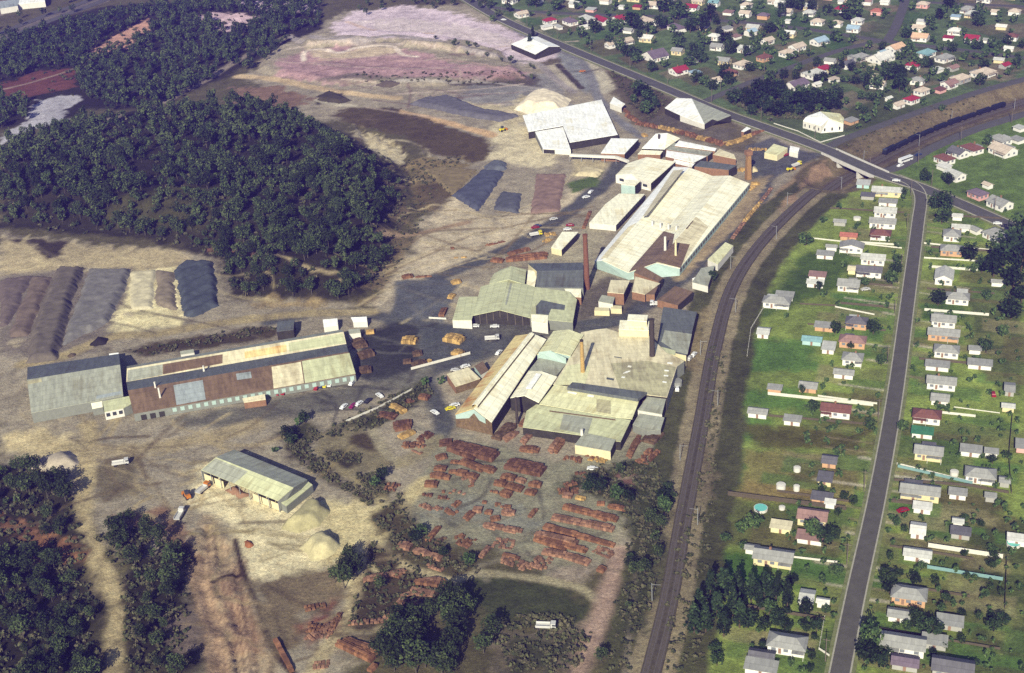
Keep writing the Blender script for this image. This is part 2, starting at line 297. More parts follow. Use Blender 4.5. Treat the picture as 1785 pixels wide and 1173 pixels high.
for zone, k_, cs in (("40,700 300,740 480,720 470,960 350,1000 330,880 200,860 60,800", 60, ((186, 168, 126), (112, 98, 74))), ("640,540 720,430 790,330 1000,330 900,430 720,490", 44, ((204, 186, 144), (134, 116, 84))), ("450,60 900,60 950,190 700,200 520,200", 46, ((206, 186, 168), (128, 108, 98))),
        ("0,410 330,430 380,460 240,560 0,640", 16, ((200, 184, 142), (112, 102, 84))), ("480,830 680,870 640,1000 420,960", 16, ((222, 206, 158), (158, 142, 100))), ("620,570 860,570 860,640 640,720 420,740", 34, ((120, 118, 106), (72, 70, 66))), ("700,760 1080,820 1060,1000 720,940", 22, ((146, 138, 114), (96, 92, 78))), ("980,60 1100,130 1290,240 1200,240 1000,150", 12, ((150, 140, 120), (84, 76, 62))), ("420,990 620,960 560,1173 400,1173", 12, ((150, 132, 100), (96, 82, 60)))):
    P = pts('p', zone); P_ = np.array(P)
    for _ in range(k_):
        i = rn.integers(len(P)); a = P_[i]*.5+P_.mean(0)*.5+rn.normal(size=2)*(35, 18); b_ = a+rn.normal(size=2)*(75, 26 if P_[:, 1].mean() > 400 else 9); c_ = b_+(b_-a)*.6+rn.normal(size=2)*(30, 14 if P_[:, 1].mean() > 400 else 5)
        track('p', ' '.join('%f,%f' % (t[0], max(t[1], 2)) for t in (a, b_, c_)), rn.uniform(.9, 2.6), cs[rn.integers(2)], .8, .5, rn.uniform(.35, .8))
paint('p', "690,490 770,485 800,490 770,560 690,550", (98, 100, 100), 2, 2, .85); paint('p', "730,570 800,570 850,600 830,625 740,640", (88, 90, 88), 2, 2, .7)
for k in range(46):
    t = rn.uniform(0, 1); y = 345+t*800; xs_ = np.interp(y, [335, 520, 690, 860, 1030, 1173], [1605, 1583, 1560, 1530, 1493, 1464]); sgn = 1 if k % 2 else -1; L_ = rn.uniform(35, 120)
    track('p', '%f,%f %f,%f' % (xs_+sgn*14, y, xs_+sgn*L_, y+sgn*L_*.12), rn.uniform(.8, 2.2), ((196, 186, 162), (150, 136, 104))[k % 3 == 0], .5, .3, .75)
# railway land
rl = RAIL[:int(len(RAIL)*.6)]
b = box(rl, 40); X, Y = GX[b], GY[b]; d = ldist(rl, X, Y)
blend(b, fade((19-d+3*nA[b])/3), (84, 84, 52), .25)
blend(b, fade((8.5-d+1.0*nA[b])/1.5), (146, 134, 104), .18)
b = box(far_rail, 40); X, Y = GX[b], GY[b]; d = ldist(far_rail, X, Y)
blend(b, fade((24-d+2*nA[b])/3), (116, 104, 76), .2)
blend(b, fade((6.5-d+.6*nA[b])/1.5), (100, 88, 74), .15)
paint('g', "-10,480 60,470 100,640 60,780 10,790", (120, 108, 84), 2, 5, .8)
track('p', "1135,905 1118,960 1105,1040 1090,1173", 2.4, (140, 130, 110), .8, .6, .8)
paint('p', "1225,540 1235,536 1215,650 1190,640 1210,560", (150, 134, 98), 2, 3, .8)
paint('p', "1080,850 1160,830 1170,960 1130,1100 1090,1100 1110,980", (64, 68, 40), 3, 6, .8)
paint('f', "620,40 700,0 720,60 640,120 520,220 490,260 470,240 560,140", (160, 132, 104), 2, 4, .9)

def mesh(name, verts, faces, mats=(), parent=None, mi=None, sm=False, link=True):
    me = bpy.data.meshes.new(name); me.from_pydata([tuple(map(float, v)) for v in verts], [], faces)
    for m in mats: me.materials.append(m)
    if mi is not None: me.polygons.foreach_set('material_index', mi)
    if sm: me.polygons.foreach_set('use_smooth', [True]*len(me.polygons))
    o = bpy.data.objects.new(name, me)
    if link: col.objects.link(o)
    if parent: o.parent = parent
    return o
def tag(o, label=None, cat=None, group=None, kind=None):
    for k, v in (('label', label), ('category', cat), ('group', group), ('kind', kind)):
        if v: o[k] = v
    return o
def empty(name, loc, rz=0):
    o = bpy.data.objects.new(name, None); o.location = tuple(map(float, loc)); o.rotation_euler = (0, 0, rz); o.empty_display_size = .5; col.objects.link(o); return o
def copy_tree(o, parent=None):
    c = o.copy(); col.objects.link(c); c.parent = parent
    for ch in list(o.children): copy_tree(ch, c)
    return c
class MB:
    def __init__(s): s.v = []; s.f = []; s.m = []
    def box(s, c, size, rz=0, m=0, taper=1.0):
        x, y, z = size[0]/2, size[1]/2, size[2]; ca, sa = math.cos(rz), math.sin(rz); n = len(s.v)
        for k, t in ((0, 1.0), (z, taper)):
            for i, j in ((-1, -1), (1, -1), (1, 1), (-1, 1)):
                a, b_ = i*x*t, j*y*t; s.v.append((c[0]+a*ca-b_*sa, c[1]+a*sa+b_*ca, c[2]+k))
        for q in ((3, 2, 1, 0), (4, 5, 6, 7), (0, 1, 5, 4), (1, 2, 6, 5), (2, 3, 7, 6), (3, 0, 4, 7)): s.f.append(tuple(n+i for i in q)); s.m.append(m)
        return s
    def tube(s, p, q, r0, r1, n=8, m=0):
        p, q = Vector(p), Vector(q); d = (q-p).normalized(); a = d.orthogonal().normalized(); b_ = d.cross(a); k = len(s.v)
        for c, r in ((p, r0), (q, r1)):
            for i in range(n): t = 2*math.pi*i/n; s.v.append(tuple(c+a*r*math.cos(t)+b_*r*math.sin(t)))
        for i in range(n): s.f.append((k+i, k+(i+1) % n, k+n+(i+1) % n, k+n+i)); s.m.append(m)
        s.f.append(tuple(k+n+i for i in range(n))); s.m.append(m); s.f.append(tuple(k+n-1-i for i in range(n))); s.m.append(m); return s
    def build(s, name, mats, parent=None, sm=False): return mesh(name, s.v, s.f, mats if isinstance(mats, (list, tuple)) else [mats], parent, s.m, sm)

# ------------------------------------------------------------------ materials
def nodes(name, rough=.9, spec=.2):
    m = bpy.data.materials.new(name); m.use_nodes = True; n = m.node_tree; b = n.nodes['Principled BSDF']
    b.inputs['Roughness'].default_value = rough; b.inputs['Specular IOR Level'].default_value = spec; return m, n, b
def noise(n, vec, scale, detail=4, rough=.6):
    t = n.nodes.new('ShaderNodeTexNoise'); t.inputs['Scale'].default_value = scale; t.inputs['Detail'].default_value = detail; t.inputs['Roughness'].default_value = rough
    n.links.new(vec, t.inputs['Vector']); return t.outputs['Fac']
def ramp(n, fac, lo, hi):
    t = n.nodes.new('ShaderNodeMapRange'); t.clamp = True
    t.inputs['From Min'].default_value = .3; t.inputs['From Max'].default_value = .7; t.inputs['To Min'].default_value = lo; t.inputs['To Max'].default_value = hi; n.links.new(fac, t.inputs['Value']); return t.outputs[0]
def mul(n, a, b_):
    t = n.nodes.new('ShaderNodeMath'); t.operation = 'MULTIPLY'; n.links.new(a, t.inputs[0])
    if isinstance(b_, float): t.inputs[1].default_value = b_
    else: n.links.new(b_, t.inputs[1])
    return t.outputs[0]
def scale_col(n, colr, fac):
    t = n.nodes.new('ShaderNodeVectorMath'); t.operation = 'SCALE'
    if isinstance(colr, tuple): t.inputs[0].default_value = colr
    else: n.links.new(colr, t.inputs[0])
    n.links.new(fac, t.inputs['Scale']); return t.outputs[0]
def mix(n, fac, a, b_):
    t = n.nodes.new('ShaderNodeMix'); t.data_type = 'RGBA'; n.links.new(fac, t.inputs[0])
    for k, v in ((6, a), (7, b_)):
        if isinstance(v, tuple): t.inputs[k].default_value = (*v, 1)
        else: n.links.new(v, t.inputs[k])
    return t.outputs[2]
def plain(name, c, var=.12, scale=.6, rough=.85, spec=.2, fine=4.0, island=0.):
    m, n, b = nodes(name, rough, spec); tc = n.nodes.new('ShaderNodeTexCoord').outputs['Object']
    f = mul(n, ramp(n, noise(n, tc, scale), 1-var, 1+var), ramp(n, noise(n, tc, fine, 2), 1-var*.7, 1+var*.7))
    if island:
        g = n.nodes.new('ShaderNodeNewGeometry'); f = mul(n, f, ramp(n, g.outputs['Random Per Island'], 1-island, 1+island))
    n.links.new(scale_col(n, c, f), b.inputs['Base Color']); return m
def roofing(name, c, stain=None, amt=.5, var=.1, rough=.6, spec=.35, sheet=.9):
    """sheet roofing: UV u runs along the eave, v down the slope, both in metres"""
    m, n, b = nodes(name, rough, spec); tc = n.nodes.new('ShaderNodeTexCoord'); uv = tc.outputs['UV']
    mp = n.nodes.new('ShaderNodeMapping'); mp.inputs['Scale'].default_value = (.9, .07, 1); n.links.new(uv, mp.inputs[0]); st = mp.outputs[0]
    mp2 = n.nodes.new('ShaderNodeMapping'); mp2.inputs['Scale'].default_value = (1/sheet, .28, 1); n.links.new(uv, mp2.inputs[0])
    wn = n.nodes.new('ShaderNodeTexWhiteNoise'); wn.noise_dimensions = '2D'; fl = n.nodes.new('ShaderNodeVectorMath'); fl.operation = 'FLOOR'; n.links.new(mp2.outputs[0], fl.inputs[0]); n.links.new(fl.outputs[0], wn.inputs['Vector'])
    f = mul(n, mul(n, ramp(n, noise(n, uv, .09, 5), 1-var, 1+var), ramp(n, noise(n, st, 1.0, 3), 1-var*.8, 1+var*.8)), ramp(n, wn.outputs['Value'], 1-var*.5, 1+var*.5))
    base = c
    if stain:
        k = n.nodes.new('ShaderNodeMapRange'); k.clamp = True; k.inputs['From Min'].default_value = 1.22-amt*.5; k.inputs['From Max'].default_value = 1.5-amt*.5
        a = n.nodes.new('ShaderNodeMath'); a.operation = 'ADD'; n.links.new(noise(n, st, .5, 5, .7), a.inputs[0]); n.links.new(noise(n, uv, .06, 3), a.inputs[1])
        n.links.new(a.outputs[0], k.inputs['Value']); base = mix(n, k.outputs[0], c, stain)
    sx = n.nodes.new('ShaderNodeSeparateXYZ'); n.links.new(uv, sx.inputs[0]); lp = n.nodes.new('ShaderNodeMath'); lp.operation = 'PINGPONG'; lp.inputs[1].default_value = 1.7; n.links.new(sx.outputs[1], lp.inputs[0])
    lr = n.nodes.new('ShaderNodeMapRange'); lr.clamp = True; lr.inputs['From Min'].default_value = 0; lr.inputs['From Max'].default_value = .22; lr.inputs['To Min'].default_value = .74; lr.inputs['To Max'].default_value = 1; n.links.new(lp.outputs[0], lr.inputs['Value']); f = mul(n, f, lr.outputs[0])
    f = mul(n, f, ramp(n, noise(n, mp2.outputs[0], .55, 6, .75), .80, 1.16))
    n.links.new(scale_col(n, base, f), b.inputs['Base Color'])
    wv = n.nodes.new('ShaderNodeTexWave'); wv.inputs['Scale'].default_value = 1.2; n.links.new(uv, wv.inputs['Vector']); bp = n.nodes.new('ShaderNodeBump'); bp.inputs['Strength'].default_value = .25; bp.inputs['Distance'].default_value = .05
    n.links.new(wv.outputs['Fac'], bp.inputs['Height']); n.links.new(bp.outputs[0], b.inputs['Normal']); return m
def ground_material():
    m, n, b = nodes('ground', .95, .1); at_ = n.nodes.new('ShaderNodeAttribute'); at_.attribute_name = 'soil'
    pos = n.nodes.new('ShaderNodeNewGeometry').outputs['Position']
    f = mul(n, mul(n, ramp(n, noise(n, pos, .13, 8, .78), .60, 1.36), ramp(n, noise(n, pos, .8, 6, .8), .62, 1.36)), ramp(n, noise(n, pos, .025, 6, .7), .80, 1.18))
    tint = mix(n, noise(n, pos, .35, 4), (1.07, .99, .88), (.94, 1.02, 1.06))
    t = n.nodes.new('ShaderNodeVectorMath'); t.operation = 'MULTIPLY'; n.links.new(scale_col(n, at_.outputs['Color'], f), t.inputs[0]); n.links.new(tint, t.inputs[1])
    n.links.new(t.outputs[0], b.inputs['Base Color'])
    bp = n.nodes.new('ShaderNodeBump'); bp.inputs['Strength'].default_value = .8; bp.inputs['Distance'].default_value = .8; n.links.new(noise(n, pos, .6, 8, .8), bp.inputs['Height']); n.links.new(bp.outputs[0], b.inputs['Normal'])
    return m
# the ground sheet
ni, nj = GX.shape; idx = np.arange(ni*nj).reshape(ni, nj)
quads = np.stack([idx[:-1, :-1], idx[1:, :-1], idx[1:, 1:], idx[:-1, 1:]], -1).reshape(-1, 4)
me = bpy.data.meshes.new('ground'); me.vertices.add(ni*nj); me.loops.add(quads.size); me.polygons.add(len(quads))
ROUGH = HZ + np.where((GY > 280) & (GY < 1400) & (abs(GX) < 520), .22*nA*1.0 + .12*nC, 0)*0.6
me.vertices.foreach_set('co', np.stack([GX, GY, ROUGH - .12], -1).astype(np.float32).ravel())
me.loops.foreach_set('vertex_index', quads.astype(np.int32).ravel()); me.polygons.foreach_set('loop_start', np.arange(0, quads.size, 4, dtype=np.int32)); me.polygons.foreach_set('loop_total', np.full(len(quads), 4, np.int32))
me.update(calc_edges=True); at_ = me.attributes.new('soil', 'FLOAT_COLOR', 'POINT')
at_.data.foreach_set('color', np.concatenate([np.clip(C, 0, 1), np.ones((ni, nj, 1))], -1).astype(np.float32).ravel()); me.materials.append(ground_material())
me.polygons.foreach_set('use_smooth', [True]*len(quads))
go = bpy.data.objects.new('ground', me); col.objects.link(go); tag(go, 'patchwork of bare clay, yard gravel, grass and bush floor', kind='structure')

# ------------------------------------------------------------------ roads, railway, bridge
def ribbon(name, line, wd, zoff, mats, sides=.5, crown=0, parent=None):
    L = [np.array(p) for p in line]; v = []; f = []
    for i, p in enumerate(L):
        t = L[min(i+1, len(L)-1)]-L[max(i-1, 0)]; t = t/np.linalg.norm(t); nrm = np.array([-t[1], t[0]])
        for k, dz in ((-.5, -sides), (-.5, 0), (0, crown), (.5, 0), (.5, -sides)):
            q = p+nrm*wd*k; zz = zoff(q) if callable(zoff) else hz(*q)+zoff; v.append((q[0], q[1], zz+dz))
        if i:
            for k in range(4): a = (i-1)*5+k; f.append((a, a+1, a+6, a+5))
    return mesh(name, v, f, [mats], parent)
def dens(line, step=4):
    out = [np.array(line[0])]
    for a, b_ in zip(line[:-1], line[1:]):
        a, b_ = np.array(a), np.array(b_); n_ = max(1, int(np.linalg.norm(b_-a)/step))
        out += [a+(b_-a)*k/n_ for k in range(1, n_+1)]
    return out
M_TAR = plain('tar', lin(92, 89, 80), .14, .25, .9, .2, 1.5)
M_TAR2 = plain('dark_tar', lin(92, 90, 84), .14, .25, .9, .2, 1.5)
M_KERB = plain('kerb', lin(168, 164, 146), .15, .5)
M_VERGE = plain('verge_gravel', lin(120, 124, 80), .3, .4)
M_LINE = plain('road_paint', lin(150, 148, 142), .2, 1.5)
roads = [('long_street', 'p', "1448,1260 1464,1173 1493,1030 1530,860 1560,690 1583,520 1600,390 1605,345 1592,322 1560,307", 5.8, True, M_TAR),
         ('main_road', 'p', "800,-10 880,36 1000,88 1150,150 1250,192 1350,228 1440,261 1535,303 1600,325 1680,358 1785,404 1900,452", 9, True, M_TAR2),
         ('cutting_road', 'p', "1520,298 1552,296 1580,284 1625,258 1700,226 1785,199 1900,165", 7.5, False, M_TAR2),
         ('north_cutting_road', 'p', "1440,258 1470,243 1530,221 1600,196 1700,162 1785,138 1900,104", 7, False, M_TAR2),
         ('side_road', 'p', "1222,180 1260,163 1330,135 1450,92 1520,74 1550,70", 6.5, False, M_TAR2),
         ('avenue', 'p', "1545,74 1562,45 1575,10 1590,-40", 7, False, M_TAR2),
         ('cross_road', 'p', "840,10 920,20 1050,26 1180,30 1280,38 1400,50 1545,72 1650,84 1785,101 1900,114", 6.5, False, M_TAR2),
         ('upper_road', 'p', "1590,3 1700,8 1785,12 1900,20", 6, False, M_TAR2),
         ('motorway', '1', "-100,215 0,172 200,92 420,15 600,-50", 9, False, M_TAR2),
         ('motorway_carriageway', '1', "-100,262 0,212 200,128 420,45 600,-25", 9, False, M_TAR2)]
ROADL = []
for k, (nm, cr, s, wd, kerb, m) in enumerate(roads):
    line = smooth([at0(*p)[:2] for p in pts(cr, s)], 8); line = dens(line, 5); ROADL.append((line, wd))
    top = lambda q: max(hz(*q), -.05)+.12+.012*k
    tag(ribbon(nm, line, wd, top, m, .6, .06), kind='structure')
    if kerb:
        for sgn in (-1, 1):
            off = []
            for i, p in enumerate(line):
                t = line[min(i+1, len(line)-1)]-line[max(i-1, 0)]; t = t/np.linalg.norm(t); off.append(p+np.array([-t[1], t[0]])*sgn*(wd/2+.3))
            tag(ribbon('kerb_strip', off, .55, lambda q: max(hz(*q), -.05)+.22+.012*k, M_KERB, .6), kind='structure')
            off2 = [p+(q-p)*1.28 for p, q in zip(line, off)]
            tag(ribbon('verge_strip', off2, 1.3, lambda q: max(hz(*q), -.05)+.08+.012*k, M_VERGE, .5), kind='structure')
    if nm in ('main_road',):
        acc = 0; last = line[0]; mb = MB(); run = line
        for i in range(0, len(run)-1, 2):
            a, b_ = run[i], run[i+1]; d_ = b_-a; ln = np.linalg.norm(d_)
            if ln < 1: continue
            mb.box(((a+b_)[0]/2, (a+b_)[1]/2, max(hz(*a), -.05)+.19+.012*k), (min(3, ln),   .1, .012), math.atan2(d_[1], d_[0]))
        tag(mb.build('road_markings', M_LINE), kind='structure')
# railway: ballast, rails, bridge
M_BALLAST = plain('ballast', lin(82, 75, 62), .3, .35, .95, .1, 2.5); M_RAIL = plain('rail_steel', lin(108, 102, 96), .1, 2, .45, .5)
RD = dens([p for p in RAIL], 4)
tag(ribbon('railway_ballast', RD, 6.6, .28, M_BALLAST, .8, .05), kind='structure')
M_SLEEPER = plain('sleeper', lin(92, 84, 72), .2, 1.0)
for off in (-1.75, 1.75):
    L = []
    for i, p in enumerate(RD):
        t = RD[min(i+1, len(RD)-1)]-RD[max(i-1, 0)]; t = t/np.linalg.norm(t); L.append(p+np.array([-t[1], t[0]])*off)
    tr = ribbon('railway_track', L, 2.3, .34, M_SLEEPER, .05); tag(tr, 'railway track of the %s line on dark ballast' % ('town-side' if off < 0 else 'works-side'), 'railway track')
    for g in (-.72, .72):
        L2 = []
        for i, p in enumerate(L):
            t = L[min(i+1, len(L)-1)]-L[max(i-1, 0)]; t = t/np.linalg.norm(t); L2.append(p+np.array([-t[1], t[0]])*g)
        ribbon('rail', L2, .16, .52, M_RAIL, .15, 0, tr)
M_CONC = plain('pale_concrete', lin(208, 204, 192), .1, .5)
pa, pb = at0(1452, 268), at0(1528, 302); dv = pb-pa; ang = math.atan2(dv[1], dv[0]); mid = (pa+pb)/2; Ln = np.linalg.norm(dv)
br = empty('road_bridge', (mid[0], mid[1], 0), ang); tag(br, 'pale concrete road bridge carrying the main road over the railway', 'bridge')
MB().box((0, 0, -1.0), (Ln+8, 11.6, 1.02)).build('deck', M_CONC, br)
for y in (-5.6, 5.6): MB().box((0, y, .02), (Ln+8, .35, 1.15)).build('parapet', M_CONC, br)
for x in (-9, 9): MB().box((x, 0, -6), (1.2, 10.6, 5.0)).build('pier', M_CONC, br)
# masts along the railway
M_STEEL = plain('galvanised', lin(150, 152, 150), .1, 2, .5, .4); M_WOOD = plain('weathered_pole', lin(116, 106, 92), .15, 1.5)
mast = empty('railway_mast', (0, 0, 0)); MB().tube((0, 0, 0), (0, 0, 7.6), .17, .12, 6).build('post', M_STEEL, mast); MB().tube((0, 0, 6.9), (3.0, 0, 7.2), .07, .05, 5).build('bracket', M_STEEL, mast)
tag(mast, 'slim grey signal mast standing beside the railway ballast', 'mast', 'masts along the railway'); first = True; acc = 0; side = 1
for i in range(1, len(RD)):
    acc += np.linalg.norm(RD[i]-RD[i-1])
    if acc > 42:
        acc = 0; t = RD[i]-RD[i-1]; t = t/np.linalg.norm(t); nrm = np.array([-t[1], t[0]]); p = RD[i]+nrm*5.6*side
        if RD[i][1] > 900: break
        m_ = mast if first else copy_tree(mast); first = False; m_.location = (p[0], p[1], hz(*p)); m_.rotation_euler = (0, 0, math.atan2(-nrm[1]*side, -nrm[0]*side)); side = -side
pole = empty('power_pole', (0, 0, 0)); MB().tube((0, 0, 0), (0, 0, 9.5), .19, .13, 7).build('post', M_WOOD, pole)
MB().box((0, 0, 8.7), (2.4, .14, .16)).build('crossarm', M_WOOD, pole); tag(pole, 'timber power pole with one crossarm beside a road', 'power pole', 'power poles along the roads')
polp = []
for (ri, side, y0, y1) in ((0, 1, 330, 800), (1, 1, 560, 1150), (2, -1, 560, 900), (4, 1, 700, 1100)):
    line, wd = ROADL[ri]; acc = 20
    for i in range(1, len(line)):
        acc += np.linalg.norm(line[i]-line[i-1])
        if acc > 46 and y0 < line[i][1] < y1:
            acc = 0; t = line[i]-line[i-1]; t = t/np.linalg.norm(t); nrm = np.array([-t[1], t[0]]); p = line[i]+nrm*side*(wd/2+2.2); polp.append((p, math.atan2(nrm[1], nrm[0])))
for k, (p, a) in enumerate(polp):
    m_ = pole if k == 0 else copy_tree(pole); m_.location = (p[0], p[1], hz(*p)); m_.rotation_euler = (0, 0, a)

# ------------------------------------------------------------------ industrial buildings
CREAM = roofing('cream_sheet', lin(240, 236, 206, .9), lin(218, 206, 164, .85), .42)
WHITE = roofing('white_sheet', lin(242, 242, 232, .9), lin(222, 214, 180, .85), .3)
GREYR = roofing('grey_sheet', lin(164, 166, 146, .8), lin(136, 134, 112, .8), .45, .13)
DGREY = roofing('dark_grey_sheet', lin(104, 108, 104), lin(84, 82, 74), .4, .13)
GREEN = roofing('grey_green_sheet', lin(192, 194, 152, .85), lin(160, 156, 116, .85), .4)
PGREEN = roofing('pale_green_sheet', lin(216, 214, 168, .88), lin(180, 170, 122, .85), .38)
RUST = roofing('rusted_sheet', lin(132, 108, 82), lin(108, 88, 66), .6, .16)
CRUST = roofing('rust_streaked_sheet', lin(228, 208, 142, .85), lin(186, 128, 66, .8), .52, .1)
DUSTY = roofing('dusty_sheet', lin(220, 210, 172, .86), lin(170, 156, 120, .85), .48, .12)
OLDGREY = roofing('old_grey_sheet', lin(186, 180, 140, .85), lin(146, 138, 108, .85), .55, .14)
BLUE = roofing('blue_sheet', lin(160, 168, 164, .8), lin(128, 134, 126), .4)
AQUA = plain('aqua_cladding', lin(176, 198, 186), .1, .5); WCLAD = plain('white_cladding', lin(226, 222, 206), .08, .5); CCLAD = plain('cream_cladding', lin(226, 214, 168), .1, .5)
BRICKW = plain('red_brick_wall', lin(146, 110, 82), .2, .8, island=.0); DARKW = plain('dark_wall_painted_shade', lin(58, 54, 46), .3, .5); GREYW = plain('grey_cladding', lin(134, 136, 124), .12, .5)  # dark colour paints in shade of open insides; also used on dark walls
GLASS = plain('window_glass', (.035, .04, .045), .1, 2, .25, .5); TIMBER = plain('stacked_timber', lin(112, 92, 66), .35, .6, fine=3)
def P3(crop, P):
    out = {}
    for k, (x, y, z) in P.items(): out[k] = at0(*px(crop, x, y), z)
    return out
def uvroof(me):
    uv = me.uv_layers.new(name='UVMap')
    for p in me.polygons:
        n_ = p.normal; h = Vector((0, 0, 1)).cross(n_)
        h = Vector((1, 0, 0)) if h.length < .04 else h.normalized()
        d_ = n_.cross(h)
        for li in p.loop_indices: c = me.vertices[me.loops[li].vertex_index].co; uv.data[li].uv = (c.dot(h), c.dot(d_))
def slab(name, polys, mats, parent, th=.28, zo=0):
    """polys: list of (points, material number); each a sheet of roof lying on its wall heads"""
    v = []; f = []; mi = []
    for P, m in polys:
        P = [np.array(p) for p in P]
        nz = sum(P[i][0]*P[(i+1) % len(P)][1]-P[(i+1) % len(P)][0]*P[i][1] for i in range(len(P)))
        if nz < 0: P = P[::-1]
        n_ = len(P); k = len(v); v += [(p[0], p[1], p[2]+zo+.01) for p in P]+[(p[0], p[1], p[2]+zo+th) for p in P]
        f.append(tuple(k+n_+i for i in range(n_))); mi.append(m); f.append(tuple(k+n_-1-i for i in range(n_))); mi.append(m)
        for i in range(n_): j = (i+1) % n_; f.append((k+i, k+j, k+n_+j, k+n_+i)); mi.append(m)
    o = mesh(name, v, f, mats, parent, mi); uvroof(o.data); return o
def building(name, label, cat, crop, P, roofs, walls, wallmat, group=None, th=.28):
    """roofs: [(letters, material)], walls: [(letters of the wall head, [material])] each dropped to the ground; parts: roof, wall"""
    Q = P3(crop, P); c = sum(Q.values())/len(Q); root = empty(name, (c[0], c[1], 0)); tag(root, label, cat, group); off = np.array([c[0], c[1], 0])
    Q = {k: q-off for k, q in Q.items()}
    mats = []; polys = []
    for s, m in roofs:
        if m not in mats: mats.append(m)
        polys.append(([Q[k] for k in s], mats.index(m)))
    if polys: slab('roof', polys, mats, root, th)
    v = []; f = []; mi = []; wm = []
    for wdef in walls:
        s, m, zb = (list(wdef) + [wallmat, 0])[:3] if len(wdef) == 1 else ((wdef[0], wdef[1], 0) if len(wdef) == 2 else wdef)
        if m not in wm: wm.append(m)
        top = [Q[k] for k in s]; k0 = len(v); v += top + [np.array([top[-1][0], top[-1][1], zb]), np.array([top[0][0], top[0][1], zb])]; f.append(tuple(range(k0, len(v)))); mi.append(wm.index(m))
    if v: mesh('wall', v, f, wm, root, mi)
    return root, Q
_win = {}
def panes(root, A, B, n, z0, z1, frac=.6, name='window', mat=None, inset=.08, cen=(0, 0)):
    """n like openings, each an object, along the wall head A-B"""
    A, B = np.array(A), np.array(B); d_ = (B-A)[:2]; L = np.linalg.norm(d_); u = d_/L; nr = np.array([u[1], -u[0]])
    if nr@((A+B)[:2]/2-np.array(cen)) < 0: nr = -nr
    wd = L/n*frac; me_ = None
    for i in range(n):
        p = A[:2]+d_*(i+.5)/n+nr*inset; zt = A[2]+(B[2]-A[2])*(i+.5)/n
        if me_ is None:
            mb = MB().box((0, 0, 0), (wd, .12, z1-z0)); o = mb.build(name, mat or GLASS, root); me_ = o.data
        else: o = bpy.data.objects.new(name, me_); col.objects.link(o); o.parent = root
        o.location = (p[0], p[1], zt+z0); o.rotation_euler = (0, 0, math.atan2(d_[1], d_[0]))
def patch(root, Q, plane, crop, s, mat, zo=.3):
    """a run of odd sheets lying on a roof plane"""
    off = np.array([root.location.x, root.location.y, 0]); a, b_, c = [Q[k]+off+np.array([0, 0, zo+.03]) for k in plane]; n_ = np.cross(b_-a, c-a); out = []
    for x, y in pts(crop, s):
        r = FW+RT*(x-CX)/F+UP*(CY-y)/F; o = np.array([0, 0, CAMH]); t = ((a-o)@n_)/(r@n_); out.append(o+r*t-off-np.array([0, 0, .05]))
    slab('roof_sheet', [(out, 0)], [mat], next((c for c in root.children if c.name.startswith('roof')), root), .05)
def stack_pipe(name, label, cat, x, y, h, r, mat, z0=0, crop='p', cap=None, group=None):
    p = at0(*px(crop, x, y), z0); root = empty(name, (p[0], p[1], z0)); tag(root, label, cat, group)
    MB().tube((0, 0, 0), (0, 0, h), r, r*.72, 14).build('shaft', mat, root)
    MB().tube((0, 0, h*.965), (0, 0, h+.15), r*.82, r*.86, 14).build('crown', cap or mat, root); return root

# long shed with two ridges, on the left
b_, Q = building('factory_shed', 'long double-ridged factory shed with rusty patchwork roof and a row of eave windows', 'factory', '8',
    dict(a=(640, 938, 3.8), b=(1702, 750, 3.8), c=(612, 828, 7), d=(1668, 642, 7), e=(605, 787, 4.8), f=(1658, 605, 4.8), g=(608, 722, 7), h=(1645, 547, 7), i=(606, 712, 5.2), j=(1636, 536, 5.2)),
    [('abdc', RUST), ('cdfe', DGREY), ('efhg', DUSTY), ('ghji', GREYR)], [('ab', GREYW), ('bdfhj', WCLAD), ('ij', GREYW), ('acegi', DARKW)], GREYW)  # slope behind the near ridge is painted darker for its shade
patch(b_, Q, 'abc', '8', "830,800 970,775 985,868 845,895", BLUE); patch(b_, Q, 'abc', '8', "1445,685 1672,645 1702,745 1460,790", GREEN); patch(b_, Q, 'abc', '8', "1300,712 1440,688 1455,790 1310,815", DUSTY)
patch(b_, Q, 'abc', '8', "1130,745 1200,735 1205,765 1135,775", BLUE)
patch(b_, Q, 'efh', '8', "612,728 778,700 778,750 610,782", GREYR); patch(b_, Q, 'efh', '8', "780,700 1065,652 1065,695 780,748", RUST); patch(b_, Q, 'efh', '8', "1170,640 1370,605 1372,640 1172,672", CRUST); patch(b_, Q, 'efh', '8', "1380,598 1640,552 1655,598 1385,640", GREEN)
panes(b_, Q['a']*.84+Q['b']*.16, Q['b'], 24, -2.4, -.5, .52, mat=AQUA); panes(b_, Q['a']*.98+Q['b']*.02, Q['a']*.86+Q['b']*.14, 3, -3.7, -1.2, .6, 'doorway', DARKW)
for x, y, h, lb in ((748, 828, 4.5, 'slim white vent pipe on the rusty near roof of the long shed'), (768, 862, 5, 'taller white vent pipe nearest the eave of the long shed'), (978, 738, 3.2, 'short white vent pipe in the roof valley of the long shed')):
    stack_pipe('vent_pipe', lb, 'vent pipe', x, y, h, .5, WCLAD, 5.2, '8')
b_, Q = building('factory_annexe', 'grey-roofed gabled annexe joined to the end of the long rusty shed', 'factory', '8',
    dict(a=(150, 935, 5), b=(590, 852, 5), c=(130, 776, 9), d=(575, 704, 9), e=(132, 716, 5.5), f=(570, 652, 5.5)),
    [('abdc', GREYR), ('cdfe', DGREY)], [('ab',), ('bdf',), ('ace',)], GREYW)  # far slope faces away; its shade is put in as dark sheets
patch(b_, Q, 'abc', '8', "465,832 580,812 582,842 460,866", BLUE); patch(b_, Q, 'abc', '8', "131,780 576,706 577,720 132,796", OLDGREY)
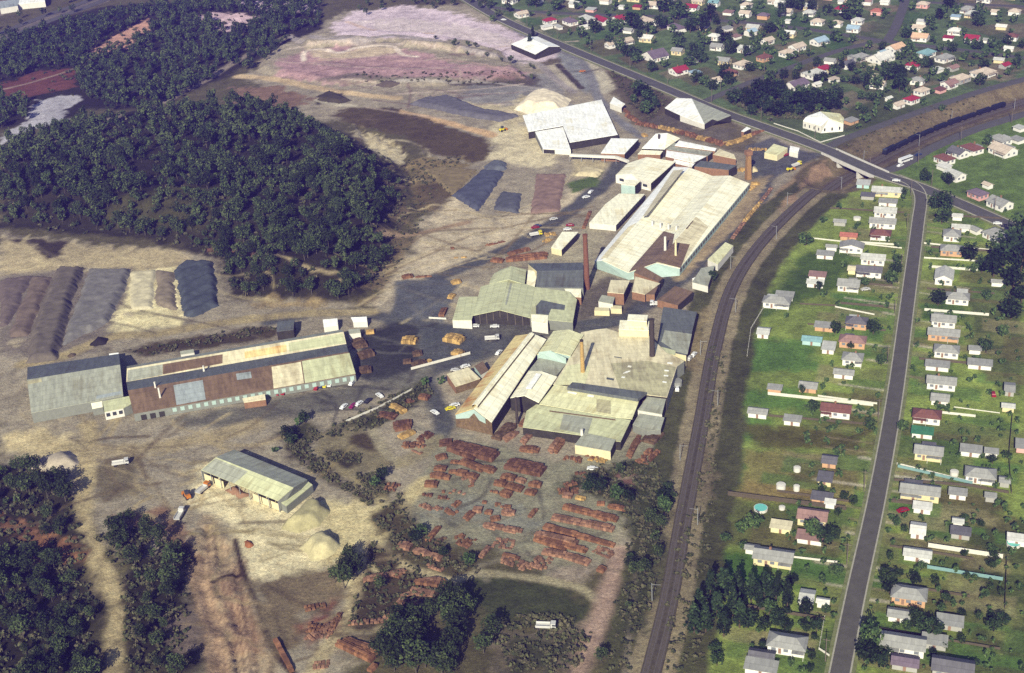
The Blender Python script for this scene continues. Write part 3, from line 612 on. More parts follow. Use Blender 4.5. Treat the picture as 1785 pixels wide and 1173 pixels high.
b_, Q = building('lean_to', 'low green-grey lean-to between the grey annexe and the rusty shed', 'shed', '8', dict(a=(500, 930, 4), b=(590, 912, 4), c=(492, 880, 5), d=(640, 850, 5), e=(640, 884, 4.6)), [('abedc', GREEN)], [('ab', WCLAD), ('be',)], GREYW)
panes(b_, Q['a'], Q['b'], 3, -2.4, -.7, .6)
building('lean_to', 'low cream lean-to under the eave of the grey annexe', 'shed', '8', dict(a=(442, 915, 3.4), b=(492, 905, 3.4), c=(436, 888, 4.2), d=(490, 878, 4.2)), [('abdc', CREAM)], [('ab',), ('bd',)], GREYW)
building('brick_office', 'little red brick lean-to under the eave of the long rusty shed', 'office', '8', dict(a=(1168, 885, 3), b=(1272, 870, 3), c=(1160, 866, 3.6), d=(1268, 845, 3.6)), [('abdc', DUSTY)], [('ab', BRICKW), ('bd', BRICKW)], BRICKW)
building('site_office', 'dark steel bunker building on a brick base behind the long rusty shed', 'shed', '8', dict(a=(1325, 545, 4.5), b=(1405, 535, 4.5), c=(1328, 500, 4.5), d=(1410, 490, 4.5)), [('abdc', DGREY)], [('ab', DARKW), ('bd', DARKW)], DARKW)
for q, lb in ((dict(a=(1550, 522, 3), b=(1618, 514, 3), c=(1545, 488, 3.4), d=(1615, 482, 3.4)), 'white hut beside the haul road behind the long shed'), (dict(a=(1690, 498, 3), b=(1758, 496, 3), c=(1680, 478, 3.4), d=(1755, 474, 3.4)), 'white hut with pale roof where the haul road meets the yard'),
              (dict(a=(525, 668, 2.6), b=(570, 662, 2.6), c=(522, 652, 3), d=(568, 646, 3)), 'tiny white hut on the back of the grey annexe'), (dict(a=(865, 655, 2.6), b=(930, 645, 2.6), c=(862, 640, 3), d=(926, 630, 3)), 'tiny pale hut behind the middle of the long shed'), (dict(a=(1670, 556, 3), b=(1726, 550, 3), c=(1668, 536, 3.4), d=(1722, 530, 3.4)), 'small blue-grey hut past the end of the long shed')):
    building('hut', lb, 'hut', '8', q, [('abdc', WHITE if 'white' in lb else GREYR)], [('ab', WCLAD), ('bd', WCLAD)], WCLAD)
# storage shed lower left
b_, Q = building('storage_shed', 'open clay storage shed with pale green-grey gabled roof between two heaps', 'shed', 'd',
    dict(a=(950, 216, 5), b=(1312, 362, 5), c=(1020, 156, 7.6), d=(1385, 300, 7.6), e=(1106, 120, 5), f=(1450, 262, 5)), [('abdc', GREEN), ('cdfe', GREYR)], [('bdf', GREYW), ('ace', GREYW), ('ef', GREYW)], GREYW)
patch(b_, Q, 'abc', 'd', "952,213 1018,160 1170,222 1105,278", GREYR)
for k in range(9):
    a_ = Q['a']+(Q['b']-Q['a'])*k/8.0; MB().tube((a_[0], a_[1], 0), (a_[0], a_[1], 5), .14, .14, 6).build('post', M_STEEL, b_)
panes(b_, Q['a'], Q['a']*.72+Q['b']*.28, 2, -5, -1.8, .85, 'bay_wall', CCLAD, -.6); panes(b_, Q['a']*.35+Q['b']*.65, Q['b'], 3, -5, -1.8, .9, 'bay_wall', CCLAD, -.6)
building('lean_to', 'low lean-to against the end wall of the clay storage shed', 'shed', 'd', dict(a=(1322, 366, 3.6), b=(1352, 388, 3.2), c=(1450, 268, 3.6), d=(1476, 287, 3.2)), [('abdc', GREEN)], [('bd',), ('ab',)], GREYW)
# big open kiln works in the middle
b_, Q = building('kiln_hall', 'long cream gabled kiln hall with raised ridge vent and aqua end gable', 'factory', 'n',
    dict(a=(72, 868, 6), b=(412, 945, 6), m=(245, 815, 10), c=(632, 138, 6), d=(795, 118, 10), e=(920, 172, 6)), [('acdm', CRUST), ('mdeb', CREAM)],
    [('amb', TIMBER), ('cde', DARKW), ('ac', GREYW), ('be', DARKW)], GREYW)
ridge = [Q['m']*(1-t)+Q['d']*t for t in (0.02, .98)]; rv = (Q['d']-Q['m'])/np.linalg.norm(Q['d']-Q['m']); sd = np.array([-rv[1], rv[0], 0])
vv = [ridge[0]+sd*1.3+[0, 0, .9], ridge[0]-sd*1.3+[0, 0, .9], ridge[1]-sd*1.3+[0, 0, .9], ridge[1]+sd*1.3+[0, 0, .9]]; tp = [ridge[0]+[0, 0, 1.5], ridge[1]+[0, 0, 1.5]]
slab('ridge_vent', [([vv[0], tp[0], tp[1], vv[3]], 0), ([vv[1], tp[0], tp[1], vv[2]], 0)], [CREAM], b_, .15)
mesh('vent_side', [ridge[0]-sd*1.2-[0, 0, .3], ridge[1]-sd*1.2-[0, 0, .3], ridge[1]-sd*1.2+[0, 0, .9], ridge[0]-sd*1.2+[0, 0, .9], ridge[0]+sd*1.2-[0, 0, .3], ridge[1]+sd*1.2-[0, 0, .3], ridge[1]+sd*1.2+[0, 0, .9], ridge[0]+sd*1.2+[0, 0, .9]], [(0, 1, 2, 3), (4, 5, 6, 7)], [RUST], b_)
ga = [Q['a']*.97+Q['m']*.03, Q['m'], Q['m']*.35+Q['b']*.65]; fr = np.array([-rv[0], -rv[1], 0])*.25
mesh('gable_end', [p+fr for p in ga]+[ga[2]+fr-[0, 0, 2.6], ga[1]+fr-[0, 0, 4.2], ga[0]+fr-[0, 0, 2.0]], [(0, 1, 4, 5), (1, 2, 3, 4)], [AQUA], b_)
b_, Q = building('kiln_hall', 'cream gabled hall with dark front gable, alongside the ridge-vented kiln hall', 'factory', 'n',
    dict(a=(585, 715, 6), m=(715, 694, 9), b=(850, 760, 6), c=(755, 465, 6), d=(872, 468, 9), e=(1022, 520, 6)), [('acdm', CREAM), ('mdeb', CREAM)], [('amb', DARKW), ('be', DARKW), ('cde', GREYW)], GREYW)  # front gable takes the dark wall colour
r0, r1 = Q['m']*.75+Q['d']*.25, Q['m']*.15+Q['d']*.85; slab('skylight', [([r0+sd*1.2+[0, 0, .5], r0-sd*1.2+[0, 0, .5], r1-sd*1.2+[0, 0, .5], r1+sd*1.2+[0, 0, .5]], 0)], [WHITE], b_, .3)
b_, Q = building('kiln_hall', 'sunken grey-roofed link with an aqua gable wall between two cream halls', 'factory', 'n',
    dict(a=(755, 465, 5.6), b=(1010, 512, 5.6), c=(850, 345, 5.6), d=(1105, 400, 5.6), m=(960, 355, 5.8)), [('abdmc', GREYR)], [('bd', GREYW)], GREYW)
a_, m_, c_ = Q['c'], Q['m'], Q['d']; mesh('gable_end', [a_, c_, c_+[0, 0, 3.2], m_+[0, 0, 4.6], a_+[0, 0, 3.2]], [(0, 1, 2, 3, 4)], [AQUA], b_)
b_, Q = building('kiln_hall', 'short cream gabled hall behind the sunken grey link', 'factory', 'n',
    dict(a=(835, 312, 7), m=(1000, 292, 9.5), b=(1145, 325, 7), c=(985, 95, 7), d=(1130, 80, 9.5), e=(1265, 130, 7)), [('acdm', PGREEN), ('mdeb', PGREEN)], [('amb', AQUA), ('be', DARKW), ('cde', DARKW), ('ac', DARKW)], GREYW)
b_, Q = building('factory_roof', 'huge low dusty roof of the kiln works around the small chimneys', 'factory', 'q',
    dict(a=(330, 180, 6.3), b=(450, 158, 6.3), c=(530, 150, 6.3), d=(625, 180, 6.3), e=(870, 210, 6.3), f=(1000, 340, 6.3), g=(1140, 405, 6.3), h=(1085, 445, 6.3), i=(1005, 690, 6.3), j=(840, 670, 6.3), k=(250, 590, 6.3), l=(110, 590, 6.3), m=(210, 435, 6.3)),
    [('abcdefghijklm', DUSTY)], [('hi', GREYW), ('gh', GREYW), ('ij', DARKW), ('de', GREYW), ('ab', BRICKW), ('bc', DARKW), ('cd', DARKW)], GREYW)
patch(b_, Q, 'fgk', 'q', "560,420 850,400 1075,450 1000,685 845,665 640,640", OLDGREY); patch(b_, Q, 'fgk', 'q', "120,590 215,440 330,420 400,450 360,590", PGREEN)
for s in ("700,437 728,440 722,452 694,449", "655,500 690,480 722,478 690,496", "650,522 676,526 670,536 645,532", "1010,410 1050,415 1045,428 1005,422", "590,365 650,375 650,382 588,372", "530,530 590,540 585,556 528,545", "985,470 1020,474 1018,484 984,480", "980,510 1015,514 1013,524 979,520", "970,560 1002,564 1000,574 969,570"):
    patch(b_, Q, 'fgk', 'q', s, WHITE if not s.startswith(('53', '59')) else DGREY, .36)
slab('ridge_vent', [([q-np.array([b_.location.x, b_.location.y, 0]) for q in (at0(*px('q', 220, 632), 7.6), at0(*px('q', 262, 590), 7.6), at0(*px('q', 840, 670), 7.6), at0(*px('q', 775, 722), 7.6))], 0)], [DGREY], b_, 1.4)
b_, Q = building('factory_roof', 'pale green-grey sloping roof in front of the dark roof monitor', 'factory', 'q',
    dict(a=(0, 745, 5.2), b=(120, 590, 6.4), c=(250, 610, 6.4), d=(785, 718, 6.4), e=(730, 862, 5.2), f=(620, 850, 5.2)), [('abcdef', PGREEN)], [('ed', DARKW), ('af', DARKW)], GREYW)
for s in ("225,640 300,652 290,665 222,652", "380,664 432,672 428,688 378,680"): patch(b_, Q, 'abd', 'q', s, WHITE, .4)
patch(b_, Q, 'abd', 'q', "450,700 560,715 560,820 450,800", OLDGREY)
b_, Q = building('factory_roof', 'long grey-green front roof above the red brick stacks', 'factory', 'q',
    dict(a=(-100, 800, 4), b=(-20, 745, 5), c=(0, 752, 5), d=(720, 872, 5), e=(640, 1040, 4), f=(300, 985, 4), g=(-130, 925, 3.6)), [('abcdefg', GREEN)], [('ed', DARKW), ('fe', DARKW), ('gf', DARKW)], GREYW)
patch(b_, Q, 'cde', 'q', "80,790 600,860 600,870 80,800", RUST); patch(b_, Q, 'cde', 'q', "190,820 420,850 380,980 160,940", GREYR)
b_, Q = building('loading_shed', 'small grey-roofed shed with yellow brick pallets, at the front of the kiln works', 'shed', 'q', dict(a=(280, 1065, 4), b=(560, 1115, 4), c=(350, 970, 4.6), d=(600, 1025, 4.6)), [('abdc', GREYR)], [('bd', DARKW), ('ab', CCLAD)], GREYW)
stack_pipe('vent_pipe', 'short pale vent pipe at the corner of the small front shed', 'vent pipe', 335, 985, 2.6, .7, WCLAD, 4.6, 'q')
b_, Q = building('works_annexe', 'grey two-part annexe with white parapet at the railway side of the kiln works', 'factory', 'q', dict(a=(775, 790, 4.5), b=(965, 825, 4.5), c=(860, 675, 5.4), d=(1000, 688, 5.4)), [('abdc', GREYR)], [('ab', WCLAD), ('bd', DARKW)], GREYW)
b_, Q = building('works_annexe', 'low grey annexe below the white parapet, nearest the railway stacks', 'factory', 'q', dict(a=(735, 905, 3.4), f=(850, 955, 3.2), b=(955, 945, 3.4), c=(785, 820, 4), d=(985, 850, 4)), [('afbdc', GREYR)], [('af',), ('fb',), ('bd', DARKW)], GREYW)
b_, Q = building('works_hall', 'large plain blue-grey roofed hall beside the railway, next to the dark chimney', 'factory', 'q', dict(a=(920, 310, 5.5), b=(1155, 360, 5.5), c=(975, -20, 6.5), d=(1240, 20, 6.5)), [('abdc', DGREY)], [('bd', DARKW), ('ab', CCLAD), ('ac', GREYW)], GREYW)
patch(b_, Q, 'abd', 'q', "935,285 1075,320 1065,355 930,325", GREEN); patch(b_, Q, 'abd', 'q', "985,160 1200,190 1165,350 1080,330 960,250", GREYR)
b_, Q = building('bagging_tower', 'cream box-shaped tower block above the kiln works roof', 'factory', 'q', dict(a=(692, 85, 13), b=(845, 95, 13), c=(700, 38, 13), d=(855, 45, 13)), [('abdc', CREAM)], [('ab', CCLAD), ('bd', DARKW)], CCLAD)
b_, Q = building('works_annexe', 'lower cream block at the foot of the box-shaped tower', 'factory', 'q', dict(a=(625, 155, 10), b=(860, 165, 10), c=(635, 85, 10), d=(865, 92, 10)), [('abdc', CREAM)], [('ab', CCLAD), ('bd', CCLAD)], CCLAD)
building('workshop', 'tan hip-roofed workshop standing in the yard bend beside the kiln hall', 'workshop', 'n', dict(a=(75, 612, 3.4), b=(305, 535, 3.4), c=(-5, 495, 4.0), d=(195, 432, 4.2)), [('abdc', DUSTY)], [('ab', TIMBER), ('ac', BRICKW), ('bd', DARKW)], BRICKW)
building('workshop', 'small brown-roofed shed with pale front beside the tan workshop', 'workshop', 'n', dict(a=(310, 500, 3.4), b=(380, 458, 3.4), c=(250, 420, 3.8), d=(330, 375, 3.8)), [('abdc', RUST)], [('ab', WCLAD), ('ac', AQUA)], WCLAD)
# middle works
b_, Q = building('drying_shed', 'wide open-fronted gabled drying shed with dark trussed gable facing the yard', 'factory', 'r',
    dict(a=(305, 690, 5), m=(625, 625, 8), b=(990, 718, 5), c=(400, 345, 5), d=(730, 255, 8), e=(1050, 350, 5), g=(1455, 405, 5.6), h=(1550, 500, 5.2), i=(1500, 770, 5.2), j=(1190, 740, 5.2)),
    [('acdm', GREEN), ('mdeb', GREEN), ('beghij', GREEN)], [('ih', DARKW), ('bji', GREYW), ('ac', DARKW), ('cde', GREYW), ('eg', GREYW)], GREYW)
patch(b_, Q, 'bgi', 'r', "1060,570 1120,500 1410,560 1400,620 1240,605 1210,680 1060,665", DGREY); patch(b_, Q, 'mdb', 'r', "690,555 750,290 775,300 710,560", GREYR)
a_, m_, c_ = Q['a'], Q['m'], Q['b']; off = np.array([0, 2.0, 0]); mesh('gable_shade_sheet', [a_+off-[0, 0, .4], m_+off-[0, 0, .4], c_+off-[0, 0, .4], np.array([c_[0], c_[1]+2, 0]), np.array([a_[0], a_[1]+2, 0])], [(0, 1, 2, 3, 4)], [DARKW], b_)  # dark sheet set back to stand for the shade inside the open front
mb = MB()
for t in np.linspace(0, 1, 9):
    p = a_*(1-2*t)+m_*2*t if t < .5 else m_*(2-2*t)+c_*(2*t-1); mb.tube((p[0], p[1]+1.6, 0), (p[0], p[1]+1.6, p[2]-.4), .18, .18, 5)
mb.build('truss_post', M_WOOD, b_)
b_, Q = building('drying_shed', 'shorter back half of the drying shed with stepped gabled roof', 'factory', 'r', dict(a=(500, 310, 5.5), m=(740, 262, 9), b=(925, 318, 6), c=(640, 140, 5.5), d=(762, 100, 9), e=(945, 142, 6), f=(520, 245, 5.2), g=(560, 190, 5.4)), [('afgcdm', GREEN), ('mdeb', GREEN)], [('be', DARKW), ('afgc', GREYW), ('cde', GREYW)], GREYW)
building('lean_to', 'pale green lean-to on the yard end of the drying shed', 'shed', 'r', dict(a=(60, 745, 4), b=(290, 745, 4.6), c=(140, 468, 4), d=(365, 465, 4.8)), [('abdc', GREEN)], [('ab', WCLAD), ('ac', DARKW)], GREYW)
b_, Q = building('engine_house', 'dark grey round-topped workshop beside the tall brick chimney', 'factory', 'r', dict(a=(1060, 350, 5), b=(1625, 362, 5), m=(1070, 160, 8), n=(1625, 150, 8), c=(965, 70, 6), d=(1620, 62, 6)), [('abnm', DGREY), ('mndc', DGREY)], [('ab',), ('bnd', DARKW), ('amc', CCLAD)], GREYW, th=.4)
building('lean_to', 'cream strip lean-to between drying shed and dark workshop', 'shed', 'r', dict(a=(945, 322, 5), b=(1045, 345, 5), c=(965, 145, 5.6), d=(1075, 165, 5.6)), [('abdc', CREAM)], [('ab',)], GREYW)
building('brick_office', 'small cream-roofed brick block beside the base of the tall chimney', 'office', 'r', dict(a=(1450, 460, 4), b=(1600, 470, 4), c=(1395, 362, 4.4), d=(1598, 372, 4.4)), [('abdc', CREAM)], [('ab', BRICKW), ('bd', BRICKW)], BRICKW)
building('gatehouse', 'pale flat-topped gateway porch with arched opening on the drying shed front', 'porch', 'r', dict(a=(1005, 760, 5.2), b=(1200, 790, 5.2), c=(1000, 675, 5.6), d=(1205, 690, 5.6)), [('abdc', CREAM)], [('ab', WCLAD), ('bd', GREYW)], WCLAD)
b_, Q = building('brick_kiln', 'square brick kiln with tan slatted roof in the works courtyard', 'kiln', '7', dict(a=(665, 545, 6), b=(785, 555, 6), c=(690, 455, 6), d=(830, 460, 6)), [('abdc', DUSTY)], [('ab', BRICKW), ('bd', DARKW)], BRICKW)
for P_, lb, rm in ((dict(a=(600, 610, 4), b=(705, 630, 4), c=(625, 565, 4.4), d=(720, 580, 4.4)), 'small grey-roofed shed in front of the square brick kiln', GREYR),
                   (dict(a=(845, 540, 4), b=(940, 560, 4), c=(870, 430, 4.4), d=(1050, 480, 4.4)), 'dusty low shed between kiln shed gable and courtyard road', DUSTY),
                   (dict(a=(940, 560, 3.6), b=(1010, 560, 3.6), c=(975, 500, 4), d=(1035, 505, 4)), 'rust-red sheeted bay at the courtyard road', RUST),
                   (dict(a=(860, 400, 5), b=(1040, 470, 4), c=(905, 345, 6), d=(1070, 440, 4.5)), 'rusty lean-to across the front of the big kiln shed', RUST),
                   (dict(a=(1030, 600, 3.6), b=(1180, 640, 3.6), c=(1160, 500, 4.4), d=(1290, 540, 4.4)), 'red-rusted flat roof beside the courtyard road and railway siding', RUST),
                   (dict(a=(1285, 470, 3.4), b=(1400, 500, 3.4), c=(1350, 370, 4), d=(1450, 350, 4)), 'greyish hut group roof beside the railway', GREYR),
                   (dict(a=(1285, 445, 3.0), b=(1340, 470, 3.0), c=(1330, 425, 3.4), d=(1390, 450, 3.4)), 'small white hut beside the railway and lone tree', WHITE),
                   (dict(a=(570, 360, 2.6), b=(580, 520, 2.6), c=(670, 380, 3), d=(640, 540, 3)), 'flat dusty yard roof beside the tall chimney base', DUSTY)):
    if lb.startswith('flat'): continue
    building('works_shed', lb, 'shed', '7', P_, [('abdc', rm)], [('ab', WCLAD if rm in (WHITE, GREYR) else BRICKW), ('bd', DARKW)], GREYW)
for x0, y0, x1, y1, lb in ((570, 655, 680, 705, 'larger stack of yellow brick pallets by the courtyard road'), (690, 640, 770, 690, 'smaller stack of yellow brick pallets by the courtyard road')):
    building('brick_pallet', lb, 'brick pallets', '7', dict(a=(x0, y1-25, 2.4), b=(x1, y1-22, 2.4), c=(x0+5, y0, 2.4), d=(x1, y0+5, 2.4)), [('abdc', CCLAD)], [('ab', CCLAD), ('bd', CCLAD)], CCLAD)
# big kiln shed
b_, Q = building('kiln_shed', 'very large pale kiln shed with two long gables and a row of side windows', 'factory', 'k',
    dict(a=(92, 1040, 6), r=(165, 1030, 9), v=(415, 1150, 6), s=(660, 1052, 8.5), e=(870, 1140, 6), A=(860, 115, 6), R_=(1010, 128, 9)), [], [], GREYW)
off = np.array([b_.location.x, b_.location.y, 0]); q = lambda x, y, z: at0(*px('k', x, y), z)-off
A0, Rf, V0, S0, E0 = q(92, 1038, 3.8), q(165, 1030, 6.6), q(418, 1150, 3.8), q(690, 1055, 6.6), q(920, 1110, 3.8)
A1, R1, V1, S1, E1 = q(862, 118, 3.8), q(1012, 126, 6.6), q(1240, 208, 3.8), q(1410, 205, 6.6), q(1602, 282, 3.8)
slab('roof', [([A0, A1, R1, Rf], 0), ([Rf, R1, V1, V0], 1), ([V0, V1, S1, S0], 1), ([S0, S1, E1, E0], 1)], [WHITE, CREAM], b_, .28)
dn = lambda *T: [*T, np.array([T[-1][0], T[-1][1], 0]), np.array([T[0][0], T[0][1], 0])]
v = dn(A0, Rf, V0)+dn(V0, S0, E0)+dn(E0, E1)+dn(A0, A1)+dn(A1, R1, V1, S1, E1); mesh('wall', v, [(0, 1, 2, 3, 4), (5, 6, 7, 8, 9), (10, 11, 12, 13), (14, 15, 16, 17), tuple(range(18, 25))], [AQUA], b_)
Q = dict(r=Rf, R=R1, v=V0, V=V1, s=S0, S=S1, e=E0, E=E1, a=A0, A=A1)
panes(b_, E0, E1, 30, -2.2, -.6, .55)
patch(b_, Q, 'sSe', 'k', "690,1050 1080,600 1200,700 1060,900 925,1100", DUSTY); patch(b_, Q, 'sSe', 'k', "700,1040 870,850 1020,870 930,1100", RUST, .42); patch(b_, Q, 'vVs', 'k', "425,1140 640,830 760,740 870,770 850,870 690,1050", RUST, .36)
patch(b_, Q, 'vVs', 'k', "980,715 1055,630 1052,640 990,720", RUST, .4)
patch(b_, Q, 'rRv', 'k', "150,1010 420,700 500,660 215,1000", DUSTY); patch(b_, Q, 'aAr', 'k', "560,600 860,150 960,140 600,590", DUSTY)
for k in range(4): stack_pipe('roof_vent', 'pale square-hooded roof vent, %s of four in a row on the big kiln shed' % ['first', 'second', 'third', 'fourth'][k], 'roof vent', 655+78*k, 690+16*k, 3.0, .75, WCLAD, 5.2, 'k')
stack_pipe('vent_pipe', 'pale metal flue on the rusty end of the big kiln shed, nearer its middle', 'flue', 780, 955, 9, .75, WCLAD, 5.2, 'k'); stack_pipe('vent_pipe', 'rusty metal flue on the rusty end of the big kiln shed, nearer the road', 'flue', 882, 985, 9, .65, CCLAD, 5.2, 'k')
b_, Q = building('works_annexe', 'cream flat-sloped annexe with white end wall beside the big kiln shed', 'factory', 'k', dict(a=(40, 665, 3.2), b=(300, 690, 3.2), c=(200, 480, 3.6), d=(580, 385, 3.9), e=(330, 380, 3.6)), [('abdec', CREAM)], [('ab', WCLAD), ('bd', DARKW)], WCLAD)
panes(b_, Q['b'], Q['d'], 14, -1.8, -.5, .6)
b_, Q = building('works_annexe', 'cream gabled annexe with white front wall behind the aqua boxed plant', 'factory', 'k', dict(a=(298, 200, 4.6), m=(450, 190, 6), b=(640, 280, 4.6), c=(415, 85, 4.6), d=(600, 25, 6), e=(880, 68, 4.6)), [('acdm', CREAM), ('mdeb', CREAM)], [('amb', WCLAD), ('be', DARKW)], WCLAD)
panes(b_, Q['a'], Q['b'], 3, -2.6, -1.1, .35)
b_, Q = building('plant_box', 'pale aqua boxy plant room in front of the cream gabled annexe', 'plant room', 'k', dict(a=(350, 290, 6), b=(485, 305, 6), c=(395, 245, 6), d=(540, 255, 6)), [('abdc', CREAM)], [('ab', AQUA), ('bd', DARKW)], AQUA)
# sheds beyond
b_, Q = building('clay_shed', 'huge white skillion-roofed clay shed with dark open side near the white heap', 'shed', '5', dict(a=(205, 240, 4.6), b=(665, 148, 5.6), c=(760, 352, 4.6), d=(480, 398, 4.6), e=(440, 300, 4.9), f=(238, 336, 4.6)), [('abcdef', WHITE)], [('cd', DARKW), ('bc', GREYW), ('ef', DARKW)], GREYW)
b_, Q = building('clay_shed', 'lower white roofed bay in front of the huge white clay shed', 'shed', '5', dict(a=(275, 332, 3.9), b=(440, 306, 3.9), c=(486, 442, 3.2), d=(322, 432, 3.2)), [('abcd', WHITE)], [('cd', WCLAD), ('bc', DARKW), ('ad', GREYW)], WCLAD)
panes(b_, Q['d'], Q['d']*.55+Q['c']*.45, 1, -3, -.5, .9, 'doorway', DARKW)
building('works_shed', 'pale skillion shed on brick piers below the huge white clay shed', 'shed', '5', dict(a=(662, 460, 5), b=(800, 465, 5), c=(722, 374, 5.6), d=(882, 378, 5.6)), [('abdc', WHITE)], [('ab', BRICKW), ('bd', DARKW)], BRICKW)
b_, Q = building('machinery_shed', 'grey-white low-pitched shed on the rise below the main road', 'shed', 'm', dict(a=(630, 182, 4), b=(800, 262, 4), c=(760, 72, 5), d=(930, 80, 5.4), e=(1365, 265, 4.6), f=(1220, 325, 4), g=(1160, 305, 4.2), h=(1072, 362, 3.4), i=(930, 315, 3.6)), [('abihd', WHITE), ('adc', WHITE), ('dhgfe', GREYR)], [('ab', DARKW), ('hg', DARKW), ('gfe', DARKW), ('bih', WCLAD)], GREYW)
building('hut', 'pale square tank-house beside the service road below the trees', 'hut', 'm', dict(a=(20, 130, 3.6), b=(150, 178, 3.6), c=(60, 58, 3.8), d=(190, 140, 3.8)), [('abdc', WHITE)], [('ab',)], WCLAD)
b_, Q = building('old_kiln', 'white steep-gabled old kiln roof with a short chimney in front', 'kiln', 'm', dict(a=(375, 630, 5), b=(630, 640, 5), c=(530, 470, 7.5), d=(660, 462, 8), e=(800, 520, 5)), [('acb', WHITE), ('cdb', WHITE), ('deb', CREAM)], [('ab', DARKW)], GREYW)
for P_, lb, rm in ((dict(a=(640, 640, 4), b=(1105, 715, 4), c=(720, 570, 4.4), d=(1200, 640, 4.4)), 'long grey flat roof over the old kilns, nearest the red bank', GREYR),
                   (dict(a=(740, 600, 5), b=(1190, 660, 5), c=(790, 545, 5.2), d=(1205, 632, 5.2)), 'narrow white flat roof along the red bank', WHITE),
                   (dict(a=(640, 720, 4.4), b=(950, 790, 4.4), c=(650, 655, 4.6), d=(1090, 720, 4.6)), 'long pale flat roof in the middle of the old kilns', WHITE),
                   (dict(a=(720, 790, 3.6), b=(930, 840, 3.6), c=(740, 745, 3.8), d=(975, 785, 3.8)), 'narrow white walkway roof behind the cream annexe', WHITE),
                   (dict(a=(330, 695, 3.4), b=(580, 700, 3.4), c=(370, 650, 3.8), d=(620, 650, 3.8)), 'low pale roof below the white steep-gabled kiln', CREAM),
                   (dict(a=(960, 830, 5), b=(1340, 870, 5), c=(1030, 770, 5.4), d=(1430, 820, 5.4)), 'grey flat roof over the red brick block beside the big kiln shed', DGREY),
                   (dict(a=(1170, 700, 4.4), b=(1420, 750, 4.4), c=(1240, 640, 4.8), d=(1400, 700, 4.8)), 'tan flat roof heaped with brick rubble', DUSTY),
                   (dict(a=(1480, 440, 3), b=(1510, 448, 3), c=(1540, 392, 3.2), d=(1585, 410, 3.2)), 'tiny white hut on the rubble bank beside the main road', WHITE)):
    building('kiln_roof', lb, 'shed', 'm', P_, [('abdc', rm)], [('ab', BRICKW), ('bd', DARKW)], BRICKW)
p0, p1, p2 = (at0(*px('5', *t), 3.5) for t in ((480, 476), (750, 488), (822, 514)))
cv = empty('conveyor_gantry', (p0[0], p0[1], 0)); tag(cv, 'long white conveyor gantry running from clay shed to kiln shed', 'conveyor')
for a_, c_ in ((p0, p1), (p1, p2)):
    d_ = c_-a_; MB().box((*((a_+c_)/2-[p0[0], p0[1], 0])[:2], 3.4), (np.linalg.norm(d_), 1.6, 1.5), math.atan2(d_[1], d_[0])).build('gantry_section', WCLAD, cv)
for t in (0, .25, .5, .75, 1.0):
    p = p0+(p1-p0)*t-[p0[0], p0[1], 0]; MB().box((p[0], p[1], 0), (.3, .3, 3.4)).build('trestle', M_STEEL, cv)
b_, Q = building('rail_shed', 'long low pale shed between the works road and the railway', 'shed', '5', dict(a=(1286, 1082, 3.6), b=(1345, 1110, 3.6), c=(1390, 982, 3.6), d=(1436, 1002, 3.6)), [('abdc', PGREEN)], [('ab', WCLAD), ('bd', WCLAD)], WCLAD)
building('works_shed', 'small pale skillion roof beside the yellow brick pallets', 'shed', '5', dict(a=(372, 1012, 3.4), b=(432, 1026, 3.4), c=(436, 920, 3.8), d=(530, 922, 3.8)), [('abdc', CREAM)], [('ab', CCLAD), ('bd', DARKW)], CCLAD)
b_, Q = building('church_hall', 'bright white church hall with stepped roofs at the main road corner', 'church hall', '4', dict(a=(500, 704, 4.6), m=(515, 684, 6), b=(605, 734, 4.6), g=(652, 690, 7.5), c=(735, 720, 5), d=(738, 688, 5), e=(530, 674, 6), f=(600, 650, 7), h=(715, 662, 6)), [('abgm', WHITE), ('mgfe', WHITE), ('gcdhf', PGREEN)], [('ab',), ('bgc',), ('cd',), ('am',)], WCLAD)
panes(b_, Q['a'], Q['b'], 4, -3.2, -1.4, .2); panes(b_, Q['b'], Q['c'], 3, -3.4, -1.6, .2)
building('site_office', 'small pale works office with yellow rubble around it beside the square chimney', 'office', '4', dict(a=(275, 890, 3.4), b=(350, 905, 3.4), c=(330, 838, 4), d=(410, 862, 4)), [('abdc', PGREEN)], [('ab', CCLAD), ('bd', CCLAD)], CCLAD)
building('hut', 'white hut beside the main road above the car park', 'hut', '4', dict(a=(420, 880, 3), b=(470, 892, 3), c=(425, 850, 3.2), d=(480, 862, 3.2)), [('abdc', WHITE)], [('ab',), ('bd',)], WCLAD)
b_, Q = building('machinery_shed', 'pale low-pitched open shed beside the main road above the quarry', 'shed', '3', dict(a=(160, 302, 4), b=(325, 372, 4), c=(270, 255, 6), d=(420, 318, 6), e=(340, 250, 4), f=(492, 318, 4)), [('abdc', WHITE), ('cdfe', WHITE)], [('bdf', DARKW), ('ab', DARKW)], GREYW)
for P_, lb in ((dict(a=(0, 45, 5), b=(90, 30, 5), c=(0, 8, 6), d=(100, -5, 6)), 'blue-white factory roof at the edge of the motorway'), (dict(a=(90, 22, 5), b=(230, 8, 5), c=(95, -10, 6), d=(228, -25, 6)), 'long white factory roof beside the motorway')):
    building('factory_shed', lb, 'factory', '1', P_, [('abdc', BLUE if 'blue' in lb else WHITE)], [('ab', WCLAD), ('bd', GREYW)], WCLAD)
